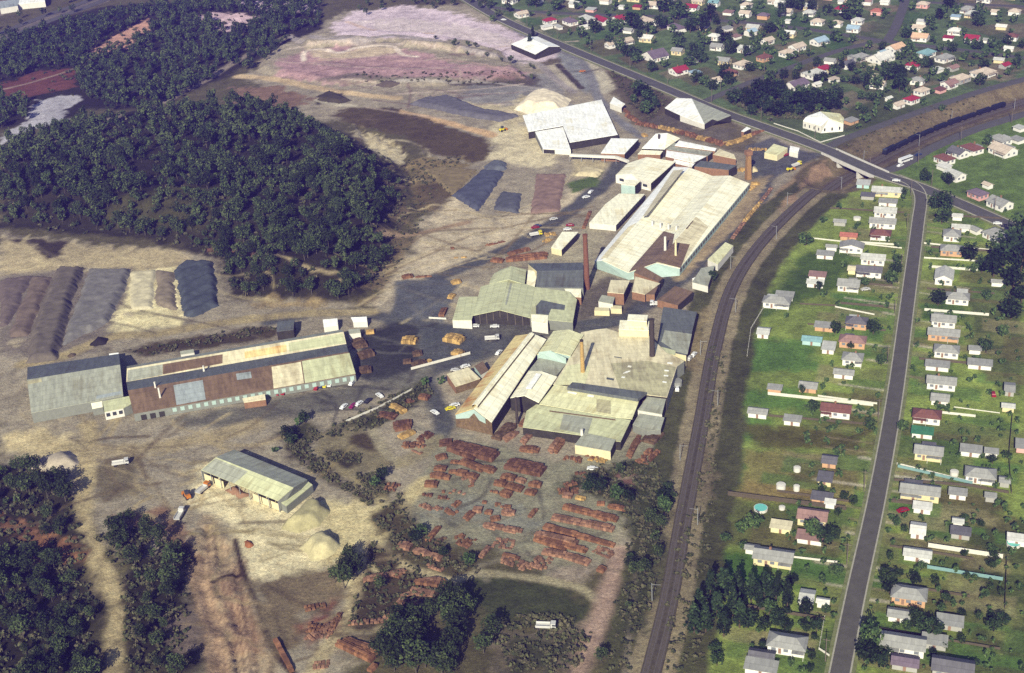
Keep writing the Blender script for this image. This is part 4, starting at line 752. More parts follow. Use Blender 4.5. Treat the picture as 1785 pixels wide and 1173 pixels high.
# chimneys
RBR = plain('chimney_brick', lin(122, 82, 62), .2, .9); TBR = plain('tan_chimney_brick', lin(184, 152, 92), .22, .9); SOOT = plain('sooty_brick', lin(70, 62, 54), .2, .9)
stack_pipe('brick_chimney', 'tallest red brick chimney beside the dark round-topped workshop', 'chimney', 1023.5, 503, 29.5, 1.5, RBR)
stack_pipe('brick_chimney', 'dark sooty chimney rising from the dusty kiln works roof', 'chimney', 1137, 621, 18.5, 1.3, SOOT, 6.3)
stack_pipe('brick_chimney', 'yellow-tan banded chimney rising from the kiln works roof', 'chimney', 1016, 649, 16, 1.0, TBR, 6.3, cap=SOOT)
stack_pipe('brick_chimney', 'slim black steel stack under the dark kiln hall gable', 'chimney', 902, 738, 12.5, .7, SOOT)
stack_pipe('brick_chimney', 'short dark chimney in front of the white steep-gabled kiln', 'chimney', 1149, 260, 9.5, .9, SOOT)
sq = at0(1304, 312); cq = empty('brick_chimney', (sq[0], sq[1], 0)); tag(cq, 'tan square-based chimney with a red boxed top beside the car park', 'chimney')
MB().box((0, 0, 0), (3.0, 3.0, 17), .3, 0, .72).build('shaft', plain('brown_chimney_brick', lin(158, 122, 78), .22, .9), cq); MB().box((0, 0, 15.0), (3.6, 3.4, 2.6), .3).build('boxed_top', BRICKW, cq)

# ------------------------------------------------------------------ houses
ORD = 'first second third fourth fifth sixth seventh eighth ninth tenth eleventh twelfth thirteenth fourteenth fifteenth sixteenth seventeenth eighteenth nineteenth twentieth'.split()
def ordinal(k):
    if k < 20: return ORD[k]
    t = {2: 'twenty', 3: 'thirty', 4: 'forty', 5: 'fifty', 6: 'sixty'}[(k+1)//10]; u = (k+1) % 10
    return {'twenty': 'twentieth', 'thirty': 'thirtieth', 'forty': 'fortieth', 'fifty': 'fiftieth', 'sixty': 'sixtieth'}[t] if u == 0 else t+'-'+ORD[u-1]
RC = {'g': ('grey', (158, 158, 150)), 'l': ('light grey', (196, 196, 186)), 'd': ('dark grey', (108, 106, 108)), 'w': ('white', (226, 224, 212)), 'r': ('crimson', (158, 52, 66)), 'b': ('red-brown', (122, 82, 72)),
      'p': ('purplish', (118, 104, 114)), 't': ('tan', (206, 190, 168)), 'k': ('pink-brown', (156, 124, 114)), 'v': ('pale blue', (166, 190, 202)), 'n': ('green', (70, 128, 92)), 'o': ('orange-red', (178, 110, 92)), 'h': ('peach', (224, 186, 150)), 'c': ('cream', (222, 212, 176)), 'e': ('blue-green', (132, 170, 170))}
WC = {'w': ('white', (236, 232, 220)), 'c': ('cream', (226, 210, 162)), 'o': ('orange brick', (206, 164, 124)), 'k': ('pink', (222, 170, 160)), 'a': ('pale aqua', (176, 206, 200)), 'y': ('yellow', (236, 226, 170)), 'g': ('grey', (172, 170, 160))}
RM = {k: roofing(v[0].replace(' ', '_').replace('-', '_')+'_house_roof', lin(*v[1]), lin(*[int(q*.78) for q in v[1]]), .38, .12, .7, .25, 1.2) for k, v in RC.items()}
WM = {k: plain(v[0].replace(' ', '_')+'_house_wall', lin(*v[1]), .06, .8) for k, v in WC.items()}
M_TRIM = plain('house_trim', lin(226, 224, 214), .05, 1); M_DOOR = plain('house_door', lin(150, 120, 100), .1, 1); M_STEP = plain('garden_path', lin(186, 178, 160), .15, .8)
AX_NEAR = math.atan2(*(at0(1605, 340)-at0(1465, 1150))[[1, 0]])-math.pi/2
a_ = at0(1545, 72)-at0(1250, 168); AX_MID = math.atan2(a_[1], a_[0])
a_ = at0(1545, 72)-at0(1050, 26); AX_FAR = math.atan2(a_[1], a_[0])
a_ = at0(1250, 192)-at0(1000, 88); AX_MAIN = math.atan2(a_[1], a_[0])+math.pi/2
a_ = at0(1785, 404)-at0(1600, 325); AX_R = math.atan2(a_[1], a_[0])
M_HWIN = plain('sky_tinted_glass', lin(128, 132, 136), .2, 1, .25, .5)  # the sky's reflection is put into this grey-blue pane colour
WINM = MB().box((0, 0, 0), (1.5, .1, 1.2)).build('window', M_HWIN); WIN_ME = WINM.data; bpy.data.objects.remove(WINM)
DOORM = MB().box((0, 0, 0), (.95, .1, 2.1)).build('door', M_DOOR); DOOR_ME = DOORM.data; bpy.data.objects.remove(DOORM)
HOUSES = []; HLAB = {}
def add_part(name, me_, parent, loc, rz=0):
    o = bpy.data.objects.new(name, me_); col.objects.link(o); o.parent = parent; o.location = loc; o.rotation_euler = (0, 0, rz)
def roof_geo(w_, d_, kind, zr, ov=.55):
    X, Y = w_/2+ov, d_/2+ov; z0 = zr; rise = min(w_, d_)*.28
    if kind == 'h':
        q = max(w_, d_)/2-min(w_, d_)/2; e = (q*.95+.3) if w_ >= d_ else 0
        if w_ >= d_: rp = [(-e, 0), (e, 0)]
        else: e = q*.95+.3; rp = [(0, -e), (0, e)]
        top = [(*p, z0+rise+.2) for p in rp]; base = [(-X, -Y), (X, -Y), (X, Y), (-X, Y)]
        v = [(*p, z0) for p in base]+[(*p, z0+.18) for p in base]+top
        f = [(3, 2, 1, 0), (0, 1, 5, 4), (1, 2, 6, 5), (2, 3, 7, 6), (3, 0, 4, 7)]
        f += [(4, 5, 9, 8), (5, 6, 9), (6, 7, 8, 9), (7, 4, 8)] if w_ >= d_ else [(4, 5, 8), (5, 6, 9, 8), (6, 7, 9), (7, 4, 8, 9)]
    elif kind == 's':
        v = [(-X, -Y, z0), (X, -Y, z0), (X, Y, z0+.5), (-X, Y, z0+.5), (-X, -Y, z0+.16), (X, -Y, z0+.16), (X, Y, z0+.66), (-X, Y, z0+.66)]
        f = [(3, 2, 1, 0), (4, 5, 6, 7), (0, 1, 5, 4), (1, 2, 6, 5), (2, 3, 7, 6), (3, 0, 4, 7)]
    else:
        ax = kind == 'x'                                            # ridge runs left to right ('x') or away ('y')
        pr = [(-Y if ax else -X, z0), (0, z0+rise), (Y if ax else X, z0), (Y if ax else X, z0+.18), (0, z0+rise+.2), (-Y if ax else -X, z0+.18)]; E_ = X if ax else Y; v = []
        for s_ in (-E_, E_): v += [((s_, a, z) if ax else (a, s_, z)) for a, z in pr]
        f = [(0, 1, 4, 5), (1, 2, 3, 4), (6, 11, 10, 7), (7, 10, 9, 8)]+[(i, (i+1) % 6, (i+1) % 6+6, i+6) for i in range(6)]
    return v, f, rise
def house(crop, x0, y0, x1, y1, rk, wk, kind, zone, ax, where):
    X0, Y0 = px(crop, x0, y0); X1, Y1 = px(crop, x1, y1); mx, my = (X0+X1)/2, (Y0+Y1)/2; hgt = 4.2
    g = at0(mx, my); s = lat(my, mx); e1 = at0(mx, my-2); kd = 2/max(np.linalg.norm((e1-g)[:2]), .01)
    W = (X1-X0)/s*.94; D = max(((Y1-Y0)-hgt*s*.87)/kd, 3.0); ca, sa = abs(math.cos(ax)), abs(math.sin(ax))
    det = ca*ca-sa*sa
    if det > .45: w_ = (ca*W-sa*D)/det; d_ = (ca*D-sa*W)/det
    else: w_ = W/(ca+sa*.75); d_ = w_*.75
    w_ = min(max(w_, 3.2), 22); d_ = min(max(d_, min(4.5, w_*.6)), 15); small = w_*d_ < 44
    if not small: w_ = max(w_, 8.0); d_ = max(d_, 6.5)
    zr = 2.2 if small else 3.1
    p = at0(mx, my, zr*.55); p[2] = hz(p[0], p[1]) - .1
    root = empty('garden_shed' if small else 'house', p, ax)
    if kind == '': kind = random.choice('hhhx') if w_ > d_*.9 else random.choice('hy')
    if small: kind = random.choice('sx')
    v, f, rise = roof_geo(w_, d_, kind, zr); ro = mesh('roof', v, f, [RM[rk]], root); uvroof(ro.data)
    a, b_ = w_/2, d_/2; v = [(-a, -b_, 0), (a, -b_, 0), (a, b_, 0), (-a, b_, 0), (-a, -b_, zr), (a, -b_, zr), (a, b_, zr), (-a, b_, zr)]; f = [(0, 1, 5, 4), (1, 2, 6, 5), (2, 3, 7, 6), (3, 0, 4, 7)]
    if kind in 'xy':
        rr = rise*.93
        if kind == 'x': v += [(-a, 0, zr+rr), (a, 0, zr+rr)]; f += [(7, 4, 8), (5, 6, 9)]
        else: v += [(0, -b_, zr+rr), (0, b_, zr+rr)]; f += [(4, 5, 8), (6, 7, 9)]
    if kind == 's': v += [(a, b_, zr+.5), (-a, b_, zr+.5)]; f += [(6, 7, 9, 8), (5, 6, 8), (7, 4, 9)]
    mesh('wall', v, f, [WM[wk]], root)
    near = (X1-X0) > 24
    if not small and near:
        n_ = 3 if w_ > 9 else 2
        for k in range(n_): add_part('window', WIN_ME, root, (-a+w_*(k+.5)/n_, -b_-.02, 1.35))
        add_part('door', DOOR_ME, root, (-a+w_/n_, -b_-.02, .35))
        for sx in (-1, 1):
            for yy in (-b_*.45, b_*.4): add_part('window', WIN_ME, root, (sx*(a+.02), yy, 1.35), math.pi/2)
    if not small and near:
        if random.random() < .45 and kind != 's':
            cx_ = random.uniform(-.2, .2)*w_; MB().box((cx_, random.uniform(.05, .2)*d_, zr+rise*.35), (.8, .6, rise*.65+.9)).build('chimney', BRICKW, ro)
        if random.random() < .5:
            vw = w_*random.uniform(.3, .6); vx = random.choice((-1, 1))*(a-vw/2); ve = MB().box((vx, -b_-.85, zr-.55), (vw, 1.8, .14)).build('verandah', RM[rk], root); uvroof(ve.data)
            for px_ in (-1, 1): MB().box((vx+px_*(vw/2-.15), -b_-1.6, 0), (.12, .12, zr-.55)).build('verandah_post', M_TRIM, ve)
        if random.random() < .4:
            ew, ed = w_*random.uniform(.3, .5), random.uniform(2.2, 3.6); ex = random.uniform(-.25, .25)*w_; MB().box((ex, b_+ed/2, 0), (ew, ed, zr-.5)).build('back_room', WM[wk], root)
            eo = MB().box((ex, b_+ed/2+.05, zr-.48), (ew+.5, ed+.4, .16)).build('back_roof', RM[random.choice('gld')], root); uvroof(eo.data)
    elif small and near: add_part('door', DOOR_ME, root, (0, -b_-.02, .05))
    HOUSES.append((p[0], p[1], max(w_, d_)/2))
    key = (zone, RC[rk][0], WC[wk][0], small); HLAB.setdefault(key, []).append((root, p, where))
def zone_of(x, y):
    P = at0(x, y)[:2]
    return P
def run(crop, zone, ax, where, s):
    for it in s.split(';'):
        t = it.split()
        if not t: continue
        k = t[4]; house(crop, *map(float, t[:4]), k[0], k[1], k[2:] or '', zone, ax, where)
RW = 'between railway and long street'; RE = 'on the far side of the long street'
run('f', 'A', AX_NEAR, RW, """855 90 935 150 la;945 135 1085 185 lcx;885 170 950 195 dg;975 190 1065 240 gwh;950 235 1065 295 lwx;745 300 805 332 gg;932 295 1055 345 gwx;925 345 1040 415 bwh;780 370 860 405 oo;705 425 760 465 gw;775 415 895 475 gwy;660 460 740 505 gw;885 475 1005 535 lwx;810 525 865 590 cyy;860 535 990 600 dwx;620 575 700 605 kw;755 595 885 680 gwx;610 610 690 645 lw;450 670 535 715 gw;390 700 515 750 gw;800 790 920 870 doh;650 830 740 870 go;345 840 425 920 lw;585 890 680 950 eax;770 885 910 965 koh;675 915 760 1000 lwh;780 970 900 1060 gwh;740 1050 850 1130 gwx""")
run('g', 'A', AX_NEAR, RW, """375 165 450 205 go;540 125 655 220 goh;270 290 370 340 gwx;670 260 830 345 bwx;460 315 560 400 gwx;665 530 765 635 doh;640 625 740 735 dcy;610 735 735 840 dox;690 805 745 830 ww""")
run('h', 'A', AX_NEAR, RW, """790 120 915 195 kcx;670 180 755 220 cyx;785 210 895 285 kwh;555 270 615 325 gwh;595 290 765 380 gcx;785 460 870 570 lwy;870 525 925 545 wws;655 665 825 770 gwh;575 745 680 805 dwh;560 790 690 850 gwx""")
run('f', 'B', AX_NEAR, RE, """1350 270 1400 310 ww;1350 320 1435 370 lwx;1300 345 1395 420 gwh;1285 425 1405 495 goh;1265 550 1350 640 lwy;1310 665 1440 745 gwh;1375 655 1425 700 lw;1235 775 1375 865 gwx;1225 850 1385 930 gox;1255 935 1385 1015 gwh;1435 945 1495 995 gw;1435 1015 1545 1070 gwx;1210 1010 1335 1090 gwx;1550 610 1610 640 gw""")
run('g', 'B', AX_NEAR, RE, """1250 105 1410 195 gwx;1265 190 1380 290 gwh;1170 285 1330 385 bwh;1165 380 1285 470 nwy;1185 490 1335 580 gcx;1440 500 1545 550 gwx;1570 515 1640 560 gw;1470 620 1620 700 gwh;1645 650 1710 740 gg;1115 710 1310 795 gcx;1375 730 1465 795 gwx;1570 755 1630 810 gg;1175 795 1275 885 wwy;1660 245 1735 325 lc;1665 135 1745 235 gg;1745 450 1790 545 gkx""")
run('h', 'B', AX_NEAR, RE, """1275 165 1360 265 wwy;1255 280 1375 365 lwx;1465 210 1545 245 dg;1480 165 1508 195 lw;1205 460 1350 545 goh;1180 540 1285 640 gwx;1405 590 1510 655 gg;1155 665 1345 770 gwx;1340 680 1440 735 gg;1200 750 1320 850 pg;1390 790 1550 860 dgx;1715 245 1790 270 ws""".replace('ws', 'ww'))
SB = 'south of the main road bend'
run('f', 'C', AX_R, 'below the main road past the overbridge', """1530 190 1655 255 gwx;1430 140 1530 205 pkh;1310 50 1415 105 lwx;1440 335 1500 380 gwy;1510 340 1645 425 gwh;1505 115 1555 140 tw""")
run('4', 'C', AX_R, 'beside the cutting road past the overbridge', """1725 715 1790 780 lwx;1585 780 1710 850 gwh;1705 790 1785 840 gwh;1585 840 1740 915 twx;1420 835 1545 900 bwh;1345 860 1460 920 dwx;1265 895 1380 960 bwh;1280 955 1360 990 ww""")
run('4', 'D', AX_MID, 'between the rail cutting and the side road', """560 385 660 430 rcx;495 405 640 460 lw;385 455 540 540 pwx;645 440 715 490 twh;550 475 610 510 ww;585 530 665 570 lw;705 350 805 405 dwx;775 305 885 365 ggh;870 300 1040 380 wwx;930 285 990 330 vwx;975 250 1100 315 hwx;880 365 940 410 cc;1155 280 1275 345 ewh;1260 310 1380 370 gwh;1250 385 1320 430 ww;1330 380 1410 415 kgh;1350 430 1480 490 tgh;1470 385 1625 470 twh;1635 355 1710 410 rgh;1295 460 1405 525 kwx;1260 495 1335 555 bkh;1140 490 1240 575 twh;1080 555 1180 610 rwh;1005 580 1095 645 twh;975 560 1020 590 ww;735 670 825 740 gox""")
run('4', 'E', AX_FAR, 'beyond the cross road', """30 50 100 100 kwh;125 50 205 115 twx;230 70 310 120 poh;395 110 430 140 ww;540 100 630 160 twh;655 110 735 170 twh;750 135 840 205 vwx;890 40 970 100 okh;945 0 1010 30 wwx;830 0 910 25 kwx;700 0 740 25 ww;1130 140 1220 195 twx;1155 105 1225 150 wwx;1125 205 1240 235 hwx;1310 195 1380 250 rwx;1435 190 1535 265 rwx;1545 210 1600 265 gwx;1665 270 1730 300 wwx;1355 75 1420 125 vwx;1590 40 1655 105 twh;1690 45 1770 100 twh;1155 10 1240 50 tkh""")
run('4', 'F', AX_MID, 'between the main road and the side road', """20 145 95 190 gwx;155 170 235 210 vwx;75 195 145 235 kwh;250 205 335 275 twx;535 210 650 275 vwx;410 245 520 310 twx;355 285 460 335 twh;225 305 320 370 boh;90 350 205 405 twh;15 400 120 455 boh""")
run('3', 'F', AX_MAIN, 'between the main road and the side road', """185 75 280 125 twx;375 120 470 170 rwh;515 120 610 180 pwh;640 100 730 165 lwh;745 105 820 180 rwy;840 105 950 165 rwx;370 165 440 205 ww;455 160 510 210 lw;615 165 700 210 ww;1060 110 1140 190 twy;1250 155 1330 230 pwh;790 260 1000 330 twx;1045 340 1240 430 pwx;1235 450 1370 520 rwx;1510 520 1595 580 twh;1370 470 1460 530 vw""")
run('3', 'E', AX_FAR, 'beyond the cross road', """550 5 640 60 lwx;890 30 940 70 ww;985 25 1060 75 roh;1085 15 1190 60 twx;1340 25 1450 85 rwx;1500 0 1590 50 ewx;1605 60 1680 110 kwx;1710 60 1760 120 lwx;760 -10 850 30 twx""")
rh = random.Random(5); tries = 0; k_ = 0
while k_ < 46 and tries < 3000:
    tries += 1; X, Y = rh.uniform(880, 1785), rh.uniform(-6, 150)
    if Y > (X-860)*.3 or (1510 < X < 1610 and Y < 110): continue
    p = at0(X, Y)
    if any((h_[0]-p[0])**2+(h_[1]-p[1])**2 < (h_[2]+13)**2 for h_ in HOUSES) or any(min(((q-p[:2])**2).sum() for q in l_) < 150 for l_, w__ in ROADL): continue
    k_ += 1; wpx = rh.uniform(20, 32); house('p', X-wpx/2, Y-7, X+wpx/2, Y+8, rh.choice('wwttllggglrbt'), rh.choice('wwwck'), rh.choice('xh'), 'G', AX_FAR, 'in the far suburb')
bx, by = at0(1490, 285)[:2]
for (zn, rk, wk, small), L in HLAB.items():
    L.sort(key=lambda t: (t[1][0]-bx)**2+(t[1][1]-by)**2)
    for k, (o, p, where) in enumerate(L):
        kind_ = 'shed' if small else 'house'
        lb = f"{rk}-roofed {wk} {kind_} {where}" + (f", {ordinal(k)} from the overbridge" if len(L) > 1 else '')
        tag(o, lb, 'shed' if small else 'house', 'garden sheds of the suburb' if small else 'houses of the suburb')

# ------------------------------------------------------------------ fences
M_FENCE = plain('fence_white', lin(220, 216, 200), .1, .6); M_FENCED = plain('fence_dark', lin(92, 82, 66), .15, .6); M_FENCET = plain('fence_teal', lin(126, 160, 156), .1, .6)
def fence(cr, s, m, h, label):
    P = [at(*p) for p in pts(cr, s)]; root = empty('garden_fence', P[0]); tag(root, label, 'fence', 'garden fences')
    for a, b_ in zip(P[:-1], P[1:]):
        d_ = b_-a; L = np.linalg.norm(d_[:2]); c = (a+b_)/2-P[0]; MB().box((c[0], c[1], .08), (L, .1, h-.08), math.atan2(d_[1], d_[0])).build('panel', m, root)
        mb = MB(); n_ = max(2, int(L/2.6))
        if m is M_FENCED and h < 1.2: continue
        for k in range(min(n_+1, 30)):
            q = a+d_*k/n_-P[0]; o = MB().box((q[0], q[1], 0), (.14, .16, h+.12), math.atan2(d_[1], d_[0])).build('post', m, root)
for cr, s, m, h, lb in (('h', "1362,288 1690,338", M_FENCE, 1.9, 'long white boarded fence running back from the pale-roofed house'), ('h', "1358,382 1690,436", M_FENCET, 1.5, 'teal fence behind the long white boarded fence'),
    ('g', "155,768 800,850", M_FENCED, 1.9, 'long dark fence across the dry paddock beside the railway'), ('g', "1090,615 1500,708", M_FENCET, 1.3, 'pale green railing along a driveway on the far side of the long street'), ('g', "1085,598 1460,690", M_FENCE, .8, 'white low rail beside the pale green railing'),
    ('g', "380,335 960,385", M_FENCED, 1.1, 'low brown fence between the red-brown house and the paddock'), ('g', "650,225 975,268", M_FENCE, .9, 'low pale fence below the orange-walled house'), ('g', "1400,285 1650,318", M_FENCE, .5, 'pale driveway edge beside the red-brown hipped house'),
    ('f', "1205,425 1590,465", M_FENCE, .9, 'pale fence beside the grey hipped house near the junction'), ('f', "1205,500 1500,518", M_FENCE, .9, 'pale fence below the orange-fronted house near the junction'), ('f', "640,400 1090,450", M_FENCE, .8, 'pale fence above the gabled white house'), ('f', "750,750 950,790", M_FENCE, .8, 'pale fence in the open grass above the dark-roofed brick house'),
    ('f', "570,735 760,745", M_FENCED, .9, 'brown fence behind the small grey house pair'), ('f', "390,745 320,860 300,1000", M_FENCE, .8, 'thin pale fence along the railway boundary'), ('g', "1060,800 1170,812", M_FENCED, 1.3, 'dark front fence beside the white-roofed houses'), ('g', "1070,690 1480,720 1700,760", M_FENCED, 1.3, 'dark fence behind the cream long house'),
    ('h', "765,335 960,358", M_FENCE, .9, 'pale fence across the lush lawn'), ('h', "480,60 1000,125", M_FENCED, 1.2, 'dark fence above the round tanks paddock'), ('h', "905,600 880,740 925,770", M_FENCE, .9, 'white picket fence around the corner garden by the street'), ('h', "1200,90 1290,100", M_FENCED, 1.2, 'dark short fence beside the upper pale-roofed house'),
    ('h', "1708,340 1700,560", M_FENCED, 1.4, 'dark back fence at the ends of the long gardens'), ('g', "1720,330 1700,560 1715,760", M_FENCED, 1.4, 'dark boundary hedge fence behind the far side gardens'), ('b', "600,375 800,290", M_FENCE, 1.1, 'cream wall beside the car park verge, lower run'), ('b', "800,290 1050,155", M_FENCE, .9, 'pale pipe wall up the grassy bank by the yard bend'),
    ('6', "490,1110 920,995", M_FENCE, 1.4, 'white yard wall below the tan brick pallets'), ('6', "620,735 745,742", M_FENCE, 1.0, 'white yard wall beside the drying shed lean-to'), ('4', "330,720 470,765 600,830 740,790", M_FENCE, .7, 'white kerb wall around the church hall car park')):
    fence(cr, s, m, h, lb)

sl = ROADL[0][0]; acc = 0; kf = 0
for i in range(1, len(sl)):
    st_ = np.linalg.norm(sl[i]-sl[i-1]); acc += st_
    if acc < 19 or not 350 < sl[i][1] < 690: continue
    acc = 0; t = (sl[i]-sl[i-1])/st_; nrm = np.array([-t[1], t[0]])
    for side in (-1, 1):
        a_ = sl[i]+nrm*side*8; b_ = sl[i]+nrm*side*(8+random.uniform(22, 48))
        if any((h_[0]-q[0])**2+(h_[1]-q[1])**2 < (h_[2]*.75)**2 for h_ in HOUSES for q in (a_+(b_-a_)*u for u in (.1, .3, .5, .7, .9))): continue
        kf += 1; c = (a_+b_)/2; o = MB().box((0, 0, 0), (np.linalg.norm(b_-a_), .12, random.uniform(.8, 1.5))).build('garden_fence', random.choice((M_FENCE, M_FENCED, M_FENCED))); o.location = (c[0], c[1], hz(*c)); o.rotation_euler = (0, 0, math.atan2((b_-a_)[1], (b_-a_)[0]))
        tag(o, f"paling fence between gardens {'on the railway side of' if side > 0 else 'across'} the long street, {ordinal(kf-1)} up from bottom", 'fence', 'garden fences')

# ------------------------------------------------------------------ brick stacks
def brickmat(name, c, isl=.3):
    m, n, b = nodes(name, .9, .15); g = n.nodes.new('ShaderNodeNewGeometry'); pos = n.nodes.new('ShaderNodeTexCoord').outputs['Object']
    f = mul(n, mul(n, ramp(n, g.outputs['Random Per Island'], 1-isl, 1+isl), ramp(n, noise(n, pos, .5, 4), .78, 1.22)), ramp(n, noise(n, pos, 3.5, 3), .75, 1.25))
    n.links.new(scale_col(n, c, f), b.inputs['Base Color']); return m
B_RED = brickmat('red_bricks', lin(122, 88, 62)); B_DK = brickmat('dark_bricks', lin(106, 76, 56)); B_TAN = brickmat('tan_bricks', lin(178, 146, 88)); B_PK = brickmat('pink_bricks', lin(140, 106, 82)); B_BR = brickmat('timber_brown', lin(98, 78, 58)); B_OR = brickmat('orange_bricks', lin(132, 94, 66))
BM = {'r': (B_RED, 'red'), 'd': (B_DK, 'dark red'), 't': (B_TAN, 'tan'), 'p': (B_PK, 'pinkish'), 'b': (B_BR, 'brown'), 'o': (B_OR, 'orange-red')}
NST = {}
def stack(crop, x0, y0, x1, y1, wd, hgt, mk, where, rough=0.):
    A = at(*px(crop, x0, y0)); B = at(*px(crop, x1, y1)); d_ = (B-A)[:2]; L = max(np.linalg.norm(d_), 1.5); c = (A+B)/2; ang = math.atan2(d_[1], d_[0]); root_z = c[2]-.1
    mb = MB(); n_ = max(1, int(round(L/1.25))); r_ = max(1, int(round(wd/1.15))); hgt *= .8; hn = hgt*random.uniform(.85, 1.1)
    for i in range(n_):
        hn += random.uniform(-.14, .14); hn = min(max(hn, hgt*.6), hgt*1.2)
        for j in range(r_):
            if rough and random.random() < rough: continue
            h_ = hn*(1-.18*(abs(j-(r_-1)/2)/max((r_-1)/2, 1))*(r_ > 2))*random.uniform(.96, 1.04)*(.45+.55*random.random() if rough else 1); 
            if (i in (0, n_-1)) and n_ > 3: h_ *= random.uniform(.6, .95)
            mb.box(((i+.5)/n_*L-L/2+random.uniform(-.06, .06)+(random.uniform(-.3, .3) if rough else 0), (j+.5)/r_*wd-wd/2+random.uniform(-.05, .05), 0), (L/n_*(1.0 if not rough else .85), wd/r_*(.99 if not rough else .85), max(h_, .3)), random.uniform(-.03, .03)*(6 if rough else 1), 0, random.uniform(.9, .98))
    if not mb.v: return
    o = mb.build('brick_stack', BM[mk][0]); o.location = (c[0], c[1], root_z); o.rotation_euler = (0, 0, ang)
    if crop == 'c' and not rough and mk in 'rpdo' and L > 4 and not where.endswith('#') and random.random() < .6:
        stack(crop, x0+6, y0+11*(1 if wd < 5 else 2.4), x0+6+(x1-x0)*random.uniform(.5, 1), y0+11*(1 if wd < 5 else 2.4)+(y1-y0)*.8, 1.3, hgt*.8, mk, where+'#')
    where = where.rstrip('#')
    size = 'long' if L > 14 else 'short' if L < 6 else 'mid-length'; shape = 'broken ' if rough else ('wide ' if wd > 5 else 'low ' if hgt < 1.3 else '')
    NST.setdefault((shape+size, BM[mk][1], where), []).append(o)
YD = 'in the brick yard'
run_st = lambda crop, where, s: [stack(crop, *map(float, t.split()[:6]), t.split()[6], where, .22 if len(t.split()) > 7 else 0.) for t in s.split(';') if t.strip()]
run_st('c', YD, """305 155 385 150 4.5 2.2 d;375 175 655 245 6.5 2.8 d;725 285 950 335 6.5 2.8 d;805 188 925 200 3 2 r;710 132 785 85 2.6 1.8 p;822 148 890 78 2.8 1.8 p;992 205 1065 115 2.4 1.8 p;1020 205 1085 125 1.6 1.8 r;1075 240 1190 262 3.4 1.8 r r;655 130 755 35 4.5 2.2 b;690 120 775 50 2 1.6 b;810 50 850 0 2.2 1.8 r;285 248 350 233 3.2 2 r;275 308 350 315 3 2 r;252 358 370 375 1.6 1.6 r;250 345 365 360 1.4 1.6 r;217 408 297 412 3.4 2.2 r;375 268 440 274 1.8 1.4 r;440 268 580 322 3 2.2 r;575 308 650 328 3 2 r;365 330 410 332 1.8 1.2 r;415 337 475 350 2.8 1.8 r;470 350 545 365 3 2 r;450 370 520 395 2 1.4 p r;480 415 520 405 2.4 1.2 r r""")
run_st('c', YD, """690 358 775 378 2.8 1.8 r;785 380 838 396 2.2 1.6 p;862 408 937 420 2.6 1.8 r;650 398 720 412 3.4 2.2 r;722 418 822 442 3.6 2.2 r;838 452 905 465 3.2 2 r;690 465 750 480 2.8 1.8 r;622 445 690 462 1.8 1.2 r r;320 452 385 456 1.8 1.2 r r;385 442 470 468 1.6 1.2 p r;205 466 262 478 2 1.2 d r;295 486 370 492 2 1.4 d r;190 532 262 562 2.6 1.2 p r;272 548 335 575 2.4 1.2 p r;340 560 385 592 2.4 1.2 r r;390 545 430 512 3 1.4 r r;380 592 410 572 2.6 1.4 r r;650 530 702 542 2.2 1.2 r r;705 548 750 552 2 1.2 r;515 568 572 572 2.8 1.4 p;590 580 632 588 2 1.4 r;470 622 512 582 3 1.6 r;622 628 680 617 2.6 1.2 r;690 582 775 588 2.4 1.6 p;865 612 905 562 1.8 1.4 r;570 518 600 520 1.4 .9 r""")
run_st('c', 'in long rows beside the railway', """1075 548 1250 590 3 2 o;1250 590 1410 630 2.8 1.8 o;1005 612 1200 650 3.4 2 p;1200 650 1385 690 3.2 2 p;955 672 1170 730 2.8 2 o;1170 730 1390 788 2.4 1.8 o;900 720 1160 780 2.6 2 p;895 745 1220 822 2.6 2.2 o;945 825 1090 850 3 1.8 p;1085 850 1235 898 3.4 1.8 p;1350 540 1460 562 2 1.4 o;1270 805 1380 850 4.5 1.2 p r""")
run_st('c', 'at the low end of the brick yard', """580 658 700 680 2.2 1.6 p;700 682 820 698 2 1.6 p;232 760 305 672 2 1.8 o;440 790 500 735 6 1.2 r r;400 740 460 720 2 1 r r;640 765 770 782 6 1.1 p r;560 862 612 795 1.8 1.6 p;690 865 850 920 5 1.4 p r;700 845 800 870 1.6 1.6 r;920 935 980 855 5 1.4 p r;1290 930 1330 945 3 1.8 r;285 770 340 735 2.2 1.2 b r;860 930 930 850 2 1.2 p r""")
run_st('c', 'by the kiln works railway end', """1480 235 1532 135 2.6 1.8 r;1500 175 1545 110 1.8 1.6 r;1560 275 1640 195 5.5 1.6 r r;1595 150 1660 85 6 2 b;1530 270 1575 245 3 1 r r;1400 190 1440 150 3 1.6 r r""")
run_st('c', 'in the weedy railway corner', """1040 450 1170 445 4 1.4 r r;1075 415 1160 395 3 1.4 r r;1150 350 1210 330 2.4 1.4 d r;1200 365 1270 350 3 1.4 d r;1070 475 1130 485 2.6 1.2 p;1150 490 1210 500 2 1 t;1280 530 1330 530 2 1.2 o;1230 245 1340 265 3 1.2 t r;1200 230 1290 250 2.6 1.2 r r""")
run_st('c', 'along the bushy bank', """50 785 130 800 4 1.6 p;150 818 240 845 2.6 1.6 p;235 845 320 872 2.4 1.6 p;220 905 330 940 2.2 1.2 p r;30 985 90 935 3 1.4 r r;150 1012 300 1030 2.4 1.4 r;300 1000 362 1045 2.4 1.4 r;130 1075 270 1090 2.4 1.2 p;40 1130 190 1160 4 1.4 p r""")
